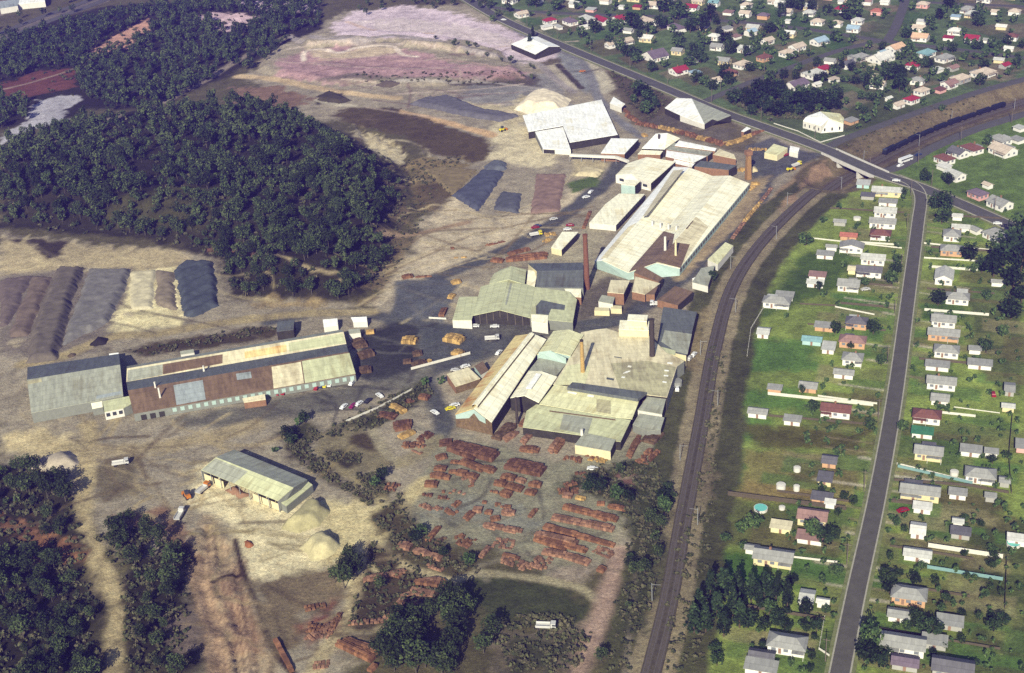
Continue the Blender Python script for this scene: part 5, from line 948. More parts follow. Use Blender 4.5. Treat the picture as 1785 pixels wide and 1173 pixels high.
run_st('b', 'in the loading corner', """820 325 940 345 4 2 d;910 270 1000 312 3 2.2 t;920 400 1050 385 4.5 2.2 d;930 430 1040 410 3 2 r;965 485 1060 440 3.4 2 t;975 535 1150 530 4.5 1.6 r r;1100 505 1180 450 4 2 d r;1050 560 1110 590 2 1 p r;990 245 1090 220 2.6 1.6 d r;1100 205 1165 215 3.4 1.8 r;865 815 965 825 5 2.2 r r""")
run_st('e', 'around the bushy lower stack yard', """420 365 520 345 2.2 1.6 p;500 350 620 318 2.2 1.6 p;150 588 230 598 4.5 1.8 r r;150 650 280 570 3.4 1.2 p r;230 640 300 540 3 1.2 p r;300 665 470 745 3 2.2 o;330 650 500 715 3 2.2 r;350 568 520 555 2.4 1.2 p r;500 550 690 490 2.4 1.2 p r;580 480 690 470 3 1.2 r r;690 370 790 362 2 1.4 p;780 362 835 405 2.2 1.6 p;650 405 760 425 2 1.2 p;600 440 680 415 2 1 p;0 650 80 800 1.6 2 o;140 500 240 480 3 1.2 r r;260 620 310 520 2 1.2 r r;180 770 260 760 4 1 p r;450 800 480 770 2 1.4 o""")
run_st('6', 'above the drying shed road', """1075 312 1160 322 3 2.2 o;1180 312 1480 288 3.6 2.4 o;1200 270 1350 230 3 2 r;425 440 500 425 3.6 2.4 r;520 432 640 425 1.4 .9 r;785 480 850 465 3.4 2.2 t;770 590 800 560 3 2 t;710 720 735 665 3 2.4 r;1030 205 1170 170 2 .9 o r;800 290 900 285 1.6 .8 t r;780 225 800 220 2 1 r""")
run_st('6', 'on the tarred yard by the shed', """425 900 530 905 5 3.4 t;740 880 865 905 6 3.6 t;795 985 870 1000 4 2.6 t;500 1000 570 990 4 2.2 b;500 1085 600 1060 4.5 2.4 b;430 1055 490 1050 3.4 1.8 b;60 940 160 920 4 2.6 b;110 1020 210 990 5 3 b;110 1120 200 1110 5 2.6 b;610 1060 630 1045 2 1.6 t;160 840 220 835 3 2 t""")
run_st('5', 'along the works road', """1400 790 1470 710 3 1.4 t r;1470 710 1560 650 3.4 1.4 t r;1430 960 1500 860 2.4 1.4 p r;1500 860 1600 740 2.4 1.4 t r;1600 740 1660 660 2.4 1.2 p r;560 900 600 800 2 1.2 o;1540 640 1590 640 3 1.8 t""")
run_st('m', 'on the bank behind old kilns', """150 190 230 240 3 2 o r;200 260 320 330 4 2.4 o r;320 350 560 400 5 2.6 o r;560 390 800 450 5 2.6 t r;760 440 1000 510 6 2.6 o r;1000 510 1130 540 6 2.2 t r;1090 530 1290 590 6 2.4 o r;1300 590 1480 540 5 2.4 t r;1420 560 1600 480 4 2.4 t r;1590 480 1720 430 3.4 2.6 o r;1030 880 1330 900 4 2.4 o;1440 880 1550 860 5 2.2 t r;1560 640 1760 640 4 2 t r;390 480 420 500 3 2 t;700 560 790 540 3 1.4 p r""")
run_st('5', 'by the yard road bend', """320 940 400 930 4 2 t r;330 980 370 960 3 1.6 t r;25 1085 95 1090 3 2.2 o;110 1085 350 1050 3.6 2.4 o""")
run_st('8', 'past the long shed end', """1700 620 1760 610 3 2 b;1690 590 1740 580 3 1.8 b;1620 790 1660 785 2.4 2 t""")
for (shape, cn, where), L in NST.items():
    L.sort(key=lambda o: o.location.y)
    for k, o in enumerate(L): tag(o, f"{shape} {cn} brick stack {where}" + (f", {ordinal(k)} from bottom" if len(L) > 1 else ''), 'brick stack', 'brick stacks of the works')

# ------------------------------------------------------------------ stockpiles
def heapmat(name, c, var=.2): return plain(name, c, var, .25, .95, .1, 1.6)
def heap(crop, s, hgt, c, label, run_=None, ridged=0):
    P = [at(*p)[:2] for p in pts(crop, s)]; P = np.array(P); lo = P.min(0)-1; hi = P.max(0)+1; n0 = max(10, int((hi-lo)[0]/.9)); n1 = max(10, int((hi-lo)[1]/.9))
    X, Y = np.meshgrid(np.linspace(lo[0], hi[0], n0), np.linspace(lo[1], hi[1], n1), indexing='ij'); d_ = sdist(P, X, Y)+1.5*fbm(X, Y, 7, 70)+.6*fbm(X, Y, 2.2, 73)
    run_ = run_ or hgt*1.35; Z = hgt*np.clip(d_/run_, 0, 1)**.9+(.45*fbm(X, Y, 5, 71)+.25*fbm(X, Y, 1.8, 72))*np.clip(d_/2, 0, 1)
    if ridged: Z += ridged*np.clip(d_/3, 0, 1)*np.sin((X*math.cos(1.0)-Y*math.sin(.35))*1.3+fbm(X, Y, 8, 3)*2.0)
    cx_, cy_ = P.mean(0); base = np.array([[hz(X[i, j], Y[i, j]) for j in range(n1)] for i in range(n0)]); keep = d_ > -.8; Z = np.where(d_ < 0, -.35, Z)+base
    ids = np.arange(n0*n1).reshape(n0, n1); f = [(ids[i, j], ids[i+1, j], ids[i+1, j+1], ids[i, j+1]) for i in range(n0-1) for j in range(n1-1) if keep[i:i+2, j:j+2].any()]
    o = mesh('stockpile', np.stack([X-cx_, Y-cy_, Z], -1).reshape(-1, 3), [tuple(map(int, t)) for t in f], [heapmat('heap_'+label.split()[0], lin(*c))], None, None, True); o.location = (cx_, cy_, 0); tag(o, label, 'stockpile')
heap('8', "0,300 40,288 150,280 100,400 40,510 0,520", 1.3, (112, 100, 92), 'grey-brown flat stockpile at the edge of the clay terraces', 2.4)
heap('8', "162,280 242,286 190,420 130,560 45,572 90,440", 1.4, (118, 104, 90), 'reddish flat-topped stockpile between two grey ones', 2.4)
heap('8', "275,248 400,242 340,420 275,680 135,692 150,560 210,400", 3.2, (108, 100, 88), 'long dark grey-brown windrow with steep shaded side', 3.0)
heap('8', "432,246 625,248 595,340 520,500 400,560 300,610 350,450", 2.1, (122, 119, 112), 'broad pale grey stockpile beside the cream bank', 2.6)
heap('8', "628,262 742,250 732,436 626,440", 1.0, (206, 196, 160), 'cream rectangular stockpile on the yellow bank', 1.6)
heap('8', "752,250 828,262 850,445 742,420", 1.3, (136, 124, 104), 'brown wedge-shaped stockpile beside the cream one', 2.4)
heap('8', "838,252 885,206 1018,208 1052,420 925,478 878,468", 1.8, (76, 82, 86), 'dark blue-grey furrowed stockpile below the wooded hill', 2.4, .45)
heap('8', "437,602 470,572 518,576 510,605 452,612", 2, (48, 44, 40), 'small black heap beside the haul road', 3); heap('8', "322,660 340,646 366,650 352,664", 1.2, (92, 80, 64), 'tiny brown heap beside the haul road', 2)
heap('d', "1342,488 1420,392 1500,362 1560,412 1505,482 1410,505", 4.6, (172, 164, 122), 'tall olive-cream heap nearest the storage shed, with black shadow', 3.2)
heap('d', "1412,580 1470,542 1540,512 1598,562 1570,612 1480,652", 4.4, (196, 186, 142), 'tall cream heap farther from the storage shed', 3.2)
heap('d', "92,190 330,120 380,195 250,228 130,205", 3.4, (178, 166, 144), 'pale grey ridge heap beside the forked track'); heap('d', "1060,310 1110,292 1190,330 1130,358", 1.8, (156, 120, 92), 'low reddish heap against the storage shed'); heap('d', "1150,555 1170,540 1200,570 1185,582", 1.6, (150, 96, 60), 'tiny orange heap on the cream apron', 2)
heap('2', "1452,562 1520,492 1620,466 1750,510 1700,575 1560,590", 6, (238, 224, 192), 'bright cream-white heap behind the huge white clay shed')
heap('2', "920,532 1000,506 1120,490 1300,560 1490,592 1380,622 1200,592", 2.2, (104, 102, 104), 'long dark grey windrow pointing at the white clay shed', 3); heap('2', "1140,1000 1290,872 1408,880 1270,1082", 1.8, (84, 88, 98), 'dark blue-grey rectangular stockpile above the yard road', 2.4); heap('2', "1300,852 1350,820 1420,832 1408,868 1330,880", 2, (100, 104, 108), 'small round grey heap touching the dark rectangular stockpile')
heap('2', "1340,1072 1400,980 1490,990 1480,1092", 1.4, (92, 94, 98), 'smaller dark grey stockpile beside the brown one', 2.2); heap('2', "1572,890 1720,890 1680,1080 1540,1092", 1.0, (142, 118, 104), 'brown striped stockpile nearest the grass patch', 2)
heap('2', "1150,1005 1000,870 1100,850 1260,870", 1.0, (132, 118, 84), 'low dry-grass spoil bank beside the dark rectangular stockpile')
heap('m', "1560,860 1640,830 1660,880 1600,900", 1.6, (214, 196, 150), 'small pale rubble heap beside the square chimney'); heap('5', "505,590 560,535 680,560 640,600", 1.6, (206, 192, 152), 'flat cream heap beside the grass patch')
heap('2', "480,478 520,470 618,512 560,530 450,512", 2, (74, 68, 52), 'dark weedy mound beside the red haul track'); heap('2', "740,435 800,412 868,425 820,448", 1.6, (96, 86, 74), 'small brown mound in the pink quarry')

# ------------------------------------------------------------------ trees
def leafmat(name, c):
    m = plain(name, c, .35, .5, .8, .15, 2.2); n = m.node_tree; b = n.nodes['Principled BSDF']; src = b.inputs['Base Color'].links[0].from_socket
    oi = n.nodes.new('ShaderNodeObjectInfo'); n.links.new(mix(n, mul(n, ramp(n, oi.outputs['Random'], .0, 1.), 1.0), scale_col(n, src, ramp(n, oi.outputs['Random'], .65, 1.2)), scale_col(n, src, ramp(n, oi.outputs['Random'], .8, 1.5))), b.inputs['Base Color']); return m
L_GUM = [leafmat('gum_leaf', (.026, .039, .012)), leafmat('gum_leaf_dark', (.014, .019, .009)), leafmat('gum_leaf_pale', (.046, .06, .02))]
L_GAR = [leafmat('garden_leaf', (.03, .052, .015)), leafmat('garden_leaf_dark', (.015, .028, .01)), leafmat('garden_leaf_bright', (.055, .082, .024))]
L_DK = [leafmat('dark_leaf', (.014, .026, .009)), leafmat('dark_leaf_deep', (.008, .014, .006)), leafmat('dark_leaf_mid', (.024, .04, .013))]
L_SCR = [leafmat('scrub_leaf', (.045, .047, .02)), leafmat('scrub_leaf_dark', (.022, .026, .012)), leafmat('scrub_leaf_dry', (.06, .054, .028))]
M_BARK = plain('pale_bark', lin(92, 86, 72), .2, 1.5); M_BARKD = plain('dark_bark', lin(92, 78, 60), .2, 1.5)
def crown_arrays(seed, h, r, n, leaf, shape):
    g = np.random.default_rng(seed); nc = max(5, int(n/16)); cl = []
    while len(cl) < nc:
        p = g.uniform(-1, 1, 3)
        if p@p > 1: continue
        if shape == 'gum': c = (p[0]*r*.85, p[1]*r*.85, h*.66+p[2]*h*.3)
        elif shape == 'cone': t = (p[2]+1)/2; c = (p[0]*r*(1-t)*.95, p[1]*r*(1-t)*.95, h*(.1+.88*t))
        elif shape == 'bush': c = (p[0]*r*.85, p[1]*r*.85, h*(.3+.4*abs(p[2])))
        else: c = (p[0]*r*.82, p[1]*r*.82, h*.6+p[2]*h*.34)
        cl.append((c, g.uniform(.22, .42)*r, g.choice(3, p=[.5, .28, .22])))
    V = []; M_ = []
    for k in range(n):
        c, cr_, m = cl[k % nc]; d_ = g.normal(size=3); d_ /= np.linalg.norm(d_)+1e-9; p = np.array(c)+d_*cr_*g.uniform(.5, 1.0)**.5; p[2] = max(p[2], .25)
        nn = d_*.6+g.normal(size=3)*.55+np.array([0, 0, .45]); nn /= np.linalg.norm(nn); a = np.cross(nn, g.normal(size=3)); a /= np.linalg.norm(a)+1e-9; b_ = np.cross(nn, a); s = leaf*g.uniform(.6, 1.35)
        V += [p-a*s-b_*s*.6, p+a*s*.9-b_*s*.7, p+a*s+b_*s*.6, p-a*s*.8+b_*s*.75]; M_.append(m if g.random() < .75 else g.integers(3))
    return np.array(V), np.array(M_)
def fast_mesh(name, V, M_, mats):
    me_ = bpy.data.meshes.new(name); n = len(V); me_.vertices.add(n); me_.loops.add(n); me_.polygons.add(n//4)
    me_.vertices.foreach_set('co', V.astype(np.float32).ravel()); me_.loops.foreach_set('vertex_index', np.arange(n, dtype=np.int32))
    me_.polygons.foreach_set('loop_start', np.arange(0, n, 4, dtype=np.int32)); me_.polygons.foreach_set('loop_total', np.full(n//4, 4, np.int32))
    for m in mats: me_.materials.append(m)
    me_.polygons.foreach_set('material_index', M_.astype(np.int32)); me_.update(calc_edges=True); return me_
def trunk_mesh(name, h, r, seed, mat, limbs=4):
    g = random.Random(seed); mb = MB(); top = (g.uniform(-.4, .4), g.uniform(-.4, .4), h*.62); mb.tube((0, 0, -.3), top, r, r*.5, 6)
    for k in range(limbs):
        t = g.uniform(.45, .98); a = g.uniform(0, 6.28); s = (top[0]*t, top[1]*t, top[2]*t); e = (s[0]+math.cos(a)*h*.2, s[1]+math.sin(a)*h*.2, s[2]+h*g.uniform(.15, .28)); mb.tube(s, e, r*.42, r*.15, 5)
    o = mb.build(name, mat); me_ = o.data; bpy.data.objects.remove(o); return me_
GUM = [(trunk_mesh('trunk', 10, .22, s, M_BARK), fast_mesh('crown', *crown_arrays(s, 10, 3.6+.3*(s % 3), 760, .30, 'gum'), L_GUM)) for s in range(7)]
GAR = [(trunk_mesh('trunk', 6.5, .22, 20+s, M_BARKD), fast_mesh('crown', *crown_arrays(20+s, 6.5, 3.1, 560, .31, 'round'), L_GAR if s < 4 else L_DK)) for s in range(7)]
CON = [(trunk_mesh('trunk', 9, .25, 40+s, M_BARKD, 0), fast_mesh('crown', *crown_arrays(40+s, 10, 2.6, 640, .3, 'cone'), L_DK)) for s in range(3)]
def tree(name, proto, p, s, label, group, sz=None):
    r = empty(name, (p[0], p[1], hz(p[0], p[1])), random.uniform(0, 6.28)); s3 = (s, s, sz or s*random.uniform(.85, 1.15)); kx = random.uniform(.78, 1.28); s3 = (s*kx, s*kx, s3[2]*random.uniform(.85, 1.15)); r.scale = s3; tag(r, label, 'tree', group)
    for nm, me_ in zip(('trunk', 'crown'), proto):
        o = bpy.data.objects.new(nm, me_); col.objects.link(o); o.parent = r
cand = []
def wood(crop, s, spacing, label, group, smin=.75, smax=1.2, gaps=(), jit=.5, thin=0.):
    P = np.array(G(crop, s)); lo, hi = P.min(0), P.max(0); xs = np.arange(lo[0], hi[0], spacing); ys_ = np.arange(lo[1], hi[1], spacing); X, Y = np.meshgrid(xs, ys_); X = X.ravel()+rng.uniform(-jit, jit, X.size)*spacing; Y = Y.ravel()+rng.uniform(-jit, jit, Y.size)*spacing
    ok = sdist(P, X, Y) > 0
    for gp in gaps: ok &= sdist(np.array(G(*gp)), X, Y) < -1
    dens_ = fbm(X, Y, 30, 88)
    for x, y, o, dn_ in zip(X, Y, ok, dens_):
        if o and rng.random() > thin+.45*(dn_ < -.12): cand.append((x, y, rng.uniform(smin, smax), label, group))
wood('p', "0,285 110,238 200,215 330,195 440,195 520,208 590,255 640,285 695,315 700,350 660,400 685,440 645,500 610,530 480,520 400,515 388,470 380,445 300,420 200,405 100,395 0,392", 5.0, 'grey-green gum tree in the forest on the hill', 'gum trees of the hill forest', .34, 1.08, (('p', "190,372 300,328 410,332 350,392 235,398"),), .5, .16)
wood('p', "190,372 300,328 410,332 350,392 235,398", 6.5, 'grey-green gum tree in the forest on the hill', 'gum trees of the hill forest', .5, .9)
UL = (('1', "460,270 560,200 640,160 760,90 780,150 680,180 670,240 560,260 470,300"), ('1', "990,90 1100,60 1330,80 1300,130 1150,160 1080,110"), ('1', "0,430 200,360 380,350 380,440 180,490 0,530"), ('1', "150,560 200,510 380,480 420,510 330,560 350,610 200,650 0,740 0,700 130,620"), ('1', "-60,-40 600,-60 440,40 200,130 0,215 -60,240"))
wood('p', "-30,75 190,25 400,-10 560,-10 560,45 500,62 440,100 400,120 330,165 270,185 200,195 150,175 130,130 0,145 -30,140", 5.6, 'dark gum tree in the woodland towards the motorway', 'gum trees of the far woodland', .36, 1.05, UL, .5, .14)
wood('1', "-60,520 150,520 140,620 -60,680", 7, 'dark gum tree in the woodland towards the motorway', 'gum trees of the far woodland', .7, 1.1)
wood('1', "100,640 420,640 560,640 900,520 1000,560 700,640 300,720 0,780", 9, 'dark gum tree in the woodland towards the motorway', 'gum trees of the far woodland', .6, 1.0, UL, .5, .25)
wood('1', "-60,150 440,-20 700,-60 700,-40 200,140 -60,250", 22, 'dark gum tree in the woodland towards the motorway', 'gum trees of the far woodland', .6, 1.0)
wood('p', "560,-10 840,-10 900,20 880,35 820,25 700,12 640,30 600,10", 11, 'gum tree scattered above the pink quarry', 'gum trees above the quarry', .6, 1.0, (), .5, .3)
wood('2', "620,60 900,30 1100,60 1250,100 1230,30 900,0 620,20", 13, 'gum tree scattered above the pink quarry', 'gum trees above the quarry', .45, .9, (), .5, .35)
wood('2', "1050,200 1300,250 1550,330 1600,420 1540,420 1480,350 1200,290 1050,250", 10, 'small gum on the bank below the quarry road', 'gum trees on the quarry bank', .35, .7, (), .5, .3)
wood('1', "1200,330 1420,220 1500,200 1400,300 1240,370", 8, 'dark gum tree in the woodland towards the motorway', 'gum trees of the far woodland', .5, .9)
wood('d', "-60,230 250,215 320,290 300,340 360,400 340,470 380,560 400,600 300,600 220,560 130,440 -60,420", 5.6, 'dark gum tree in the lower gully beside the forked track', 'gum trees of the lower gully', .4, 1.0, (), .5, .28)
TG = (('d', "360,380 450,380 480,560 570,680 650,860 650,1240 470,1240 500,900 430,720 375,560"),)
wood('d', "-60,540 60,560 200,620 330,690 400,690 450,780 470,900 490,1000 480,1240 -60,1240", 5.6, 'dark gum tree in the lower gully beside the forked track', 'gum trees of the lower gully', .4, 1.0, TG, .5, .32)
wood('d', "430,530 560,440 700,480 720,560 880,590 900,600 820,660 860,720 880,800 800,860 780,1000 860,1100 880,1240 640,1240 600,960 580,760 520,640", 5.8, 'dark gum tree between the forked track and the red cutting', 'gum trees beside the red cutting', .4, .95, TG, .5, .28)
wood('d', "500,980 640,980 680,1240 500,1240", 7, 'dark gum tree between the forked track and the red cutting', 'gum trees beside the red cutting', .6, 1.0, TG)
wood('e', "640,490 720,460 830,450 880,500 960,520 940,600 900,660 860,720 880,830 560,830 500,760 530,640 580,570", 5.2, 'dark dense tree in the clump below the stack yard', 'trees of the clump below the stack yard', .7, 1.1, (('e', "700,640 800,600 860,640 800,720 720,700"),))
wood('e', "880,480 1000,460 1010,510 950,540 890,540", 5.5, 'dark dense tree in the clump below the stack yard', 'trees of the clump below the stack yard', .6, .9)
wood('e', "980,620 1100,620 1090,720 1000,760", 6, 'dark dense tree in the clump below the stack yard', 'trees of the clump below the stack yard', .6, 1.0)
wood('e', "230,380 310,290 410,250 400,340 330,420 250,420", 6, 'dark tree on the bank beside the cream apron', 'trees beside the cream apron', .6, .95)
wood('e', "400,430 540,350 580,370 520,430 430,460", 6, 'dark tree in the bushy lower stack yard', 'trees in the lower stack yard', .5, .85)
wood('p', "1080,830 1160,800 1150,860 1170,900 1150,1000 1110,1040 1090,980 1120,900", 9, 'scrubby tree on the strip between brick yard and railway', 'trees beside the railway', .35, .7, (), .5, .3)
wood('p', "1040,1080 1090,1000 1110,1000 1090,1173 1050,1173", 8, 'scrubby tree on the strip between brick yard and railway', 'trees beside the railway', .35, .7, (), .5, .3)
cand.sort(key=lambda t: t[1]/t[2]/1.0)
n_ind = 290; Vs = []; Ms = []; nv = 0
for k, (x, y, s, lb, gp) in enumerate(cand):
    if k < n_ind: tree('gum_tree', random.choice(GUM), (x, y), s, lb, gp)
FARG = [crown_arrays(100+s, 10, 3.6, 240, .50, 'gum') for s in range(8)]; TR = []
for x, y, s, lb, gp in cand[n_ind:]:
    V, M_ = FARG[rng.integers(8)]; a = rng.uniform(0, 6.28); ca, sa = math.cos(a), math.sin(a); Vs.append(np.stack([(V[:, 0]*ca-V[:, 1]*sa)*s+x, (V[:, 0]*sa+V[:, 1]*ca)*s+y, V[:, 2]*s*rng.uniform(.75, 1.25)+hz(x, y)], -1)); Ms.append(M_ if rng.random() < .55 else np.where(rng.random(len(M_)) < .7, rng.integers(3), M_))
    w_ = .13*s; z = hz(x, y); q = np.array([[x-w_, y, z-.3], [x+w_, y, z-.3], [x+w_*.6, y, z+7*s], [x-w_*.6, y, z+7*s]]); Vs.append(q); Vs.append(q[:, [0, 1, 2]]+np.array([[w_, -w_, 0], [-w_, w_, 0], [-w_*.6, w_*.6, 0], [w_*.6, -w_*.6, 0]])); Ms.append(np.array([3, 3]))
me_ = fast_mesh('woodland', np.concatenate(Vs), np.concatenate(Ms), L_GUM+[M_BARK]); o = bpy.data.objects.new('woodland', me_); col.objects.link(o); tag(o, 'farther gum woodland over the hill and towards the motorway', 'woodland', kind='stuff')
print('gum candidates', len(cand))
# garden trees
gts = []
ROADA = [(np.array(l), w__) for l, w__ in ROADL]
def on_road(p, r=.8):
    return any((((L-np.array(p[:2]))**2).sum(1).min())**.5 < w__/2+r+1.2 for L, w__ in ROADA)
def gt(crop, s, label, proto=None):
    for t in s.split(';'):
        x, y, rpx = map(float, t.split()); X, Y = px(crop, x, y); p = at(X, Y+rpx/CROP[crop][2]*.55)
        if on_road(p) and proto != 'big': continue
        gts.append((p[0], p[1], rpx/CROP[crop][2]/lat(Y, X)/3.0, label, proto))
gt('f', "1290 225 62", 'huge dark fig tree at the street junction', 'big'); gt('f', "1520 960 40", 'round dark tree behind the far side houses', 4)
gt('f', "1295 300 40;1435 490 38;1040 610 45;1070 515 28;945 865 35;830 950 24;955 965 20;750 870 30;1275 715 45;1605 880 38;1100 170 25;1090 200 20;905 625 25;665 650 24;695 690 20;985 1035 24;850 345 16;500 800 20;1060 560 35;120 600 30;600 410 40;690 310 22;770 240 18;795 540 22;1060 430 15;1210 90 28;1155 85 22;1320 100 25;1030 90 40;1460 560 25;1530 700 25;1640 760 35;1450 900 18;1560 780 22", 'leafy garden tree near the long street houses')
gt('f', "1610 500 75;1680 430 85;1700 520 80;1560 560 60;1660 620 60;1700 700 50;1500 550 40;1650 780 50", 'tall dark tree in the grove behind the far side houses', 4)
gt('g', "1000 30 25;940 395 30;790 780 28;730 760 20;1035 740 40;1690 550 25;1610 580 25;620 290 35;560 200 25;1120 400 30;1750 360 20;930 330 18;1700 700 25;1070 340 20", 'leafy garden tree beside the long street gardens')
gt('h', "820 560 32;940 240 35;850 230 40;900 255 40;870 640 35;730 640 30;1300 430 30;1180 430 40;1190 470 35;1350 640 35;1310 600 35;1440 520 25;545 290 20;590 190 35;540 210 35;830 760 15;720 490 22;960 390 25;1170 750 30;1110 700 60;1040 640 50;1080 760 50;1150 790 40;430 790 35;420 740 25;860 690 20;1650 640 35;1690 610 30;1380 660 40;660 560 40;560 620 40;640 640 35;700 590 35;1430 730 18;470 250 20;100 385 14;210 110 28;225 70 25;580 730 15", 'leafy garden tree beside the long street gardens')
gt('h', "400 490 55;460 480 55;350 560 55;430 570 60;500 560 55;380 630 55;460 650 55;330 640 45;530 620 40;580 500 50;640 490 45;690 510 40;740 540 35;610 540 40;520 500 45", 'dark dense conifer in the grove beside the railway', 'con')
gt('4', "100 580 45;170 600 50;240 560 50;310 570 50;360 560 45;420 580 50;480 600 50;540 600 45;600 590 45;660 580 40;700 570 40;200 650 40;280 640 45;350 650 45;420 640 40;480 660 35;540 640 35;640 620 35;160 560 40;300 520 40;360 510 40;250 620 45;390 610 40", 'dark tree in the small wood behind the church hall', 4)
gt('4', "550 440 26;610 480 20;840 545 16;930 500 40;980 450 50;1040 440 50;1080 430 35;1140 420 25;1060 510 45;1150 370 40;1200 380 30;1230 380 30;1330 430 22;1250 540 18;1200 600 22;1110 530 20;1560 320 25;1620 320 25;1680 330 28;1440 330 25;1500 330 22;1370 290 30;1130 285 25;1250 260 35;1300 290 25;780 90 60;800 30 60;370 80 40;350 150 28;300 175 35;360 210 20;260 210 25;780 240 28;690 205 18;490 310 15;420 340 25;50 240 40;10 200 30;220 260 25;850 460 25;760 470 20;1570 830 32;1205 1030 28;1350 1060 30;1520 510 30;1610 500 28;1420 570 25;1310 640 22;870 700 28;820 740 20;1600 250 25;1640 270 30;1740 370 30;1780 270 30;620 270 15;840 690 20;1290 100 30;1350 30 35;1640 95 22;1730 120 25;1510 100 30;200 80 20;480 40 40;550 60 35;640 60 30;420 30 40", 'bushy tree among the houses beyond the cutting')
gt('4', "1075 245 14;1105 245 14;1130 245 14", 'slim dark pencil pine beside the peach-roofed house', 'con')
gt('3', "60 110 30;420 60 55;470 50 40;300 100 20;30 140 25;680 290 30;730 200 50;640 240 35;870 200 50;980 170 60;1040 190 40;1110 210 40;1180 180 40;1170 140 30;1200 60 50;1300 100 60;1400 100 55;1440 150 50;1470 190 55;1520 120 50;1560 150 35;1380 200 45;1300 280 40;1040 260 40;900 330 40;990 380 45;1010 410 40;940 370 40;830 300 40;1120 470 35;1400 380 50;1450 400 50;1380 430 40;1480 560 45;1530 600 40;1640 310 40;1680 330 40;1450 320 30;1560 430 25;1420 550 35;700 330 15;1720 230 30;1240 160 30;1030 600 40;1060 640 50;1000 690 35;1100 690 50;1080 750 55;1150 720 40;330 30 40;280 20 40;150 0 40;1700 150 30;1650 350 35", 'bushy tree among the houses beside the main road')
gt('3', "290 310 35;310 260 22", 'tall dark pine beside the open shed above the quarry', 'con')
gt('7', "1435 425 32", 'lone round tree beside the railway huts')
gt('c', "160 730 45;200 700 35;490 880 40;330 830 30;1220 430 40;1400 480 50;1300 430 45;1700 560 60;1690 480 50;1720 430 40;1560 930 25;1490 860 30;1250 380 40;1480 500 40", 'bush tree along the edges of the brick yard'); gt('b', "850 740 50;800 790 40;200 460 50;230 500 40;120 570 25;320 360 40;280 380 30;1250 100 30;1140 110 30", 'bush tree on the weedy bank by the car park')
# random fill in the far suburb gardens, clear of roads and houses
def clear(x, y, r):
    for hx, hy, hr in HOUSES:
        if (hx-x)**2+(hy-y)**2 < (hr+r*.6)**2: return False
    q = np.array([x, y])
    for line, wd in ROADL:
        for p in line[::2]:
            if (p[0]-x)**2+(p[1]-y)**2 < (wd/2+3)**2+9: return False
    return True
sub = np.array(g0('p', "900,-10 1900,-40 1900,90 1785,125 1600,185 1500,215 1440,225 1360,205 1250,160 1150,130 1000,70")); tries = 0
while len(gts) < 520 and tries < 4000:
    tries += 1; X, Y = rng.uniform(900, 1785), rng.uniform(0, 215); p = at0(X, Y)
    if sdist(sub, p[:1], p[1:2])[0] > 0 and clear(p[0], p[1], 3): gts.append((p[0], p[1], rng.uniform(.6, 1.35), 'bushy tree filling the gardens of the far suburb', None))
tries = 0
while len(gts) < 980 and tries < 6000:
    tries += 1; Y = rng.uniform(340, 1173); X = rng.uniform(1300, 1785); p = at0(X, Y)
    if X > 1470-(Y-400)*.24+20 and clear(p[0], p[1], 2) and not on_road(p, 1.5): gts.append((p[0], p[1], rng.uniform(.2, .55), 'small shrub-like tree in the gardens of the long street', None))
BIG = [(trunk_mesh('trunk', 6.5, .5, 77, M_BARKD), fast_mesh('crown', *crown_arrays(77, 6.5, 3.1, 1500, .2, 'round'), L_DK))]
gts.sort(key=lambda t: -t[2]/t[1]); Vs = []; Ms = []
cnt = 0
for x, y, s, lb, pr in gts:
    s = min(max(s, .22), 4)
    if cnt < 292 or pr in ('con', 'big'):
        cnt += 1
        if pr == 'con': tree('conifer', random.choice(CON), (x, y), min(s*1.15, 1.3), lb, lb.replace('tree', 'trees') if lb else None)
        elif pr == 'big': tree('fig_tree', BIG[0], (x, y), s, lb, None, s*.9)
        else: tree('garden_tree', random.choice(GAR[4:] if pr == 4 else GAR[:6]), (x, y), s, lb, 'trees: '+lb[:50])
    else:
        V, M_ = crown_arrays(300+int(rng.integers(9)), 6.5, 3.1, 120, .6, 'round'); Vs.append(V*s+np.array([x, y, hz(x, y)])); Ms.append(M_)
me_ = fast_mesh('shrubbery', np.concatenate(Vs), np.concatenate(Ms), L_GAR); o = bpy.data.objects.new('shrubbery', me_); col.objects.link(o); tag(o, 'small garden shrubs dotted through the suburb', 'shrubbery', kind='stuff')
# scrub: low bushes, weeds and tussocks nobody could count
Vs = []; Ms = []; SB_ = [crown_arrays(200+s, 1.5, 1.2, 34, .38, 'bush') for s in range(6)]
def scrub(crop, s, n, smin=.5, smax=1.6, dry=0):
    P = np.array(G(crop, s)); lo, hi = P.min(0), P.max(0); k = 0; t = 0
    XY = rng.uniform(lo, hi, (n*4, 2)); ok = sdist(P, XY[:, 0], XY[:, 1])+2*fbm(XY[:, 0], XY[:, 1], 10, 12) > 0; XY = XY[ok][:n]
    for x, y in XY:
        V, M_ = SB_[rng.integers(6)]; sc_ = rng.uniform(smin, smax); a = rng.uniform(0, 6.28); ca, sa = math.cos(a), math.sin(a)
        Vs.append(np.stack([(V[:, 0]*ca-V[:, 1]*sa)*sc_+x, (V[:, 0]*sa+V[:, 1]*ca)*sc_+y, V[:, 2]*sc_*rng.uniform(.6, 1.1)+hz(x, y)], -1)); Ms.append(M_ if rng.random() > .12 else np.full(len(M_), 2))
scrub('p', "0,275 150,215 330,190 520,200 620,240 700,300 712,370 690,440 645,520 560,530 400,525 380,450 250,415 0,395", 900, .6, 1.7)
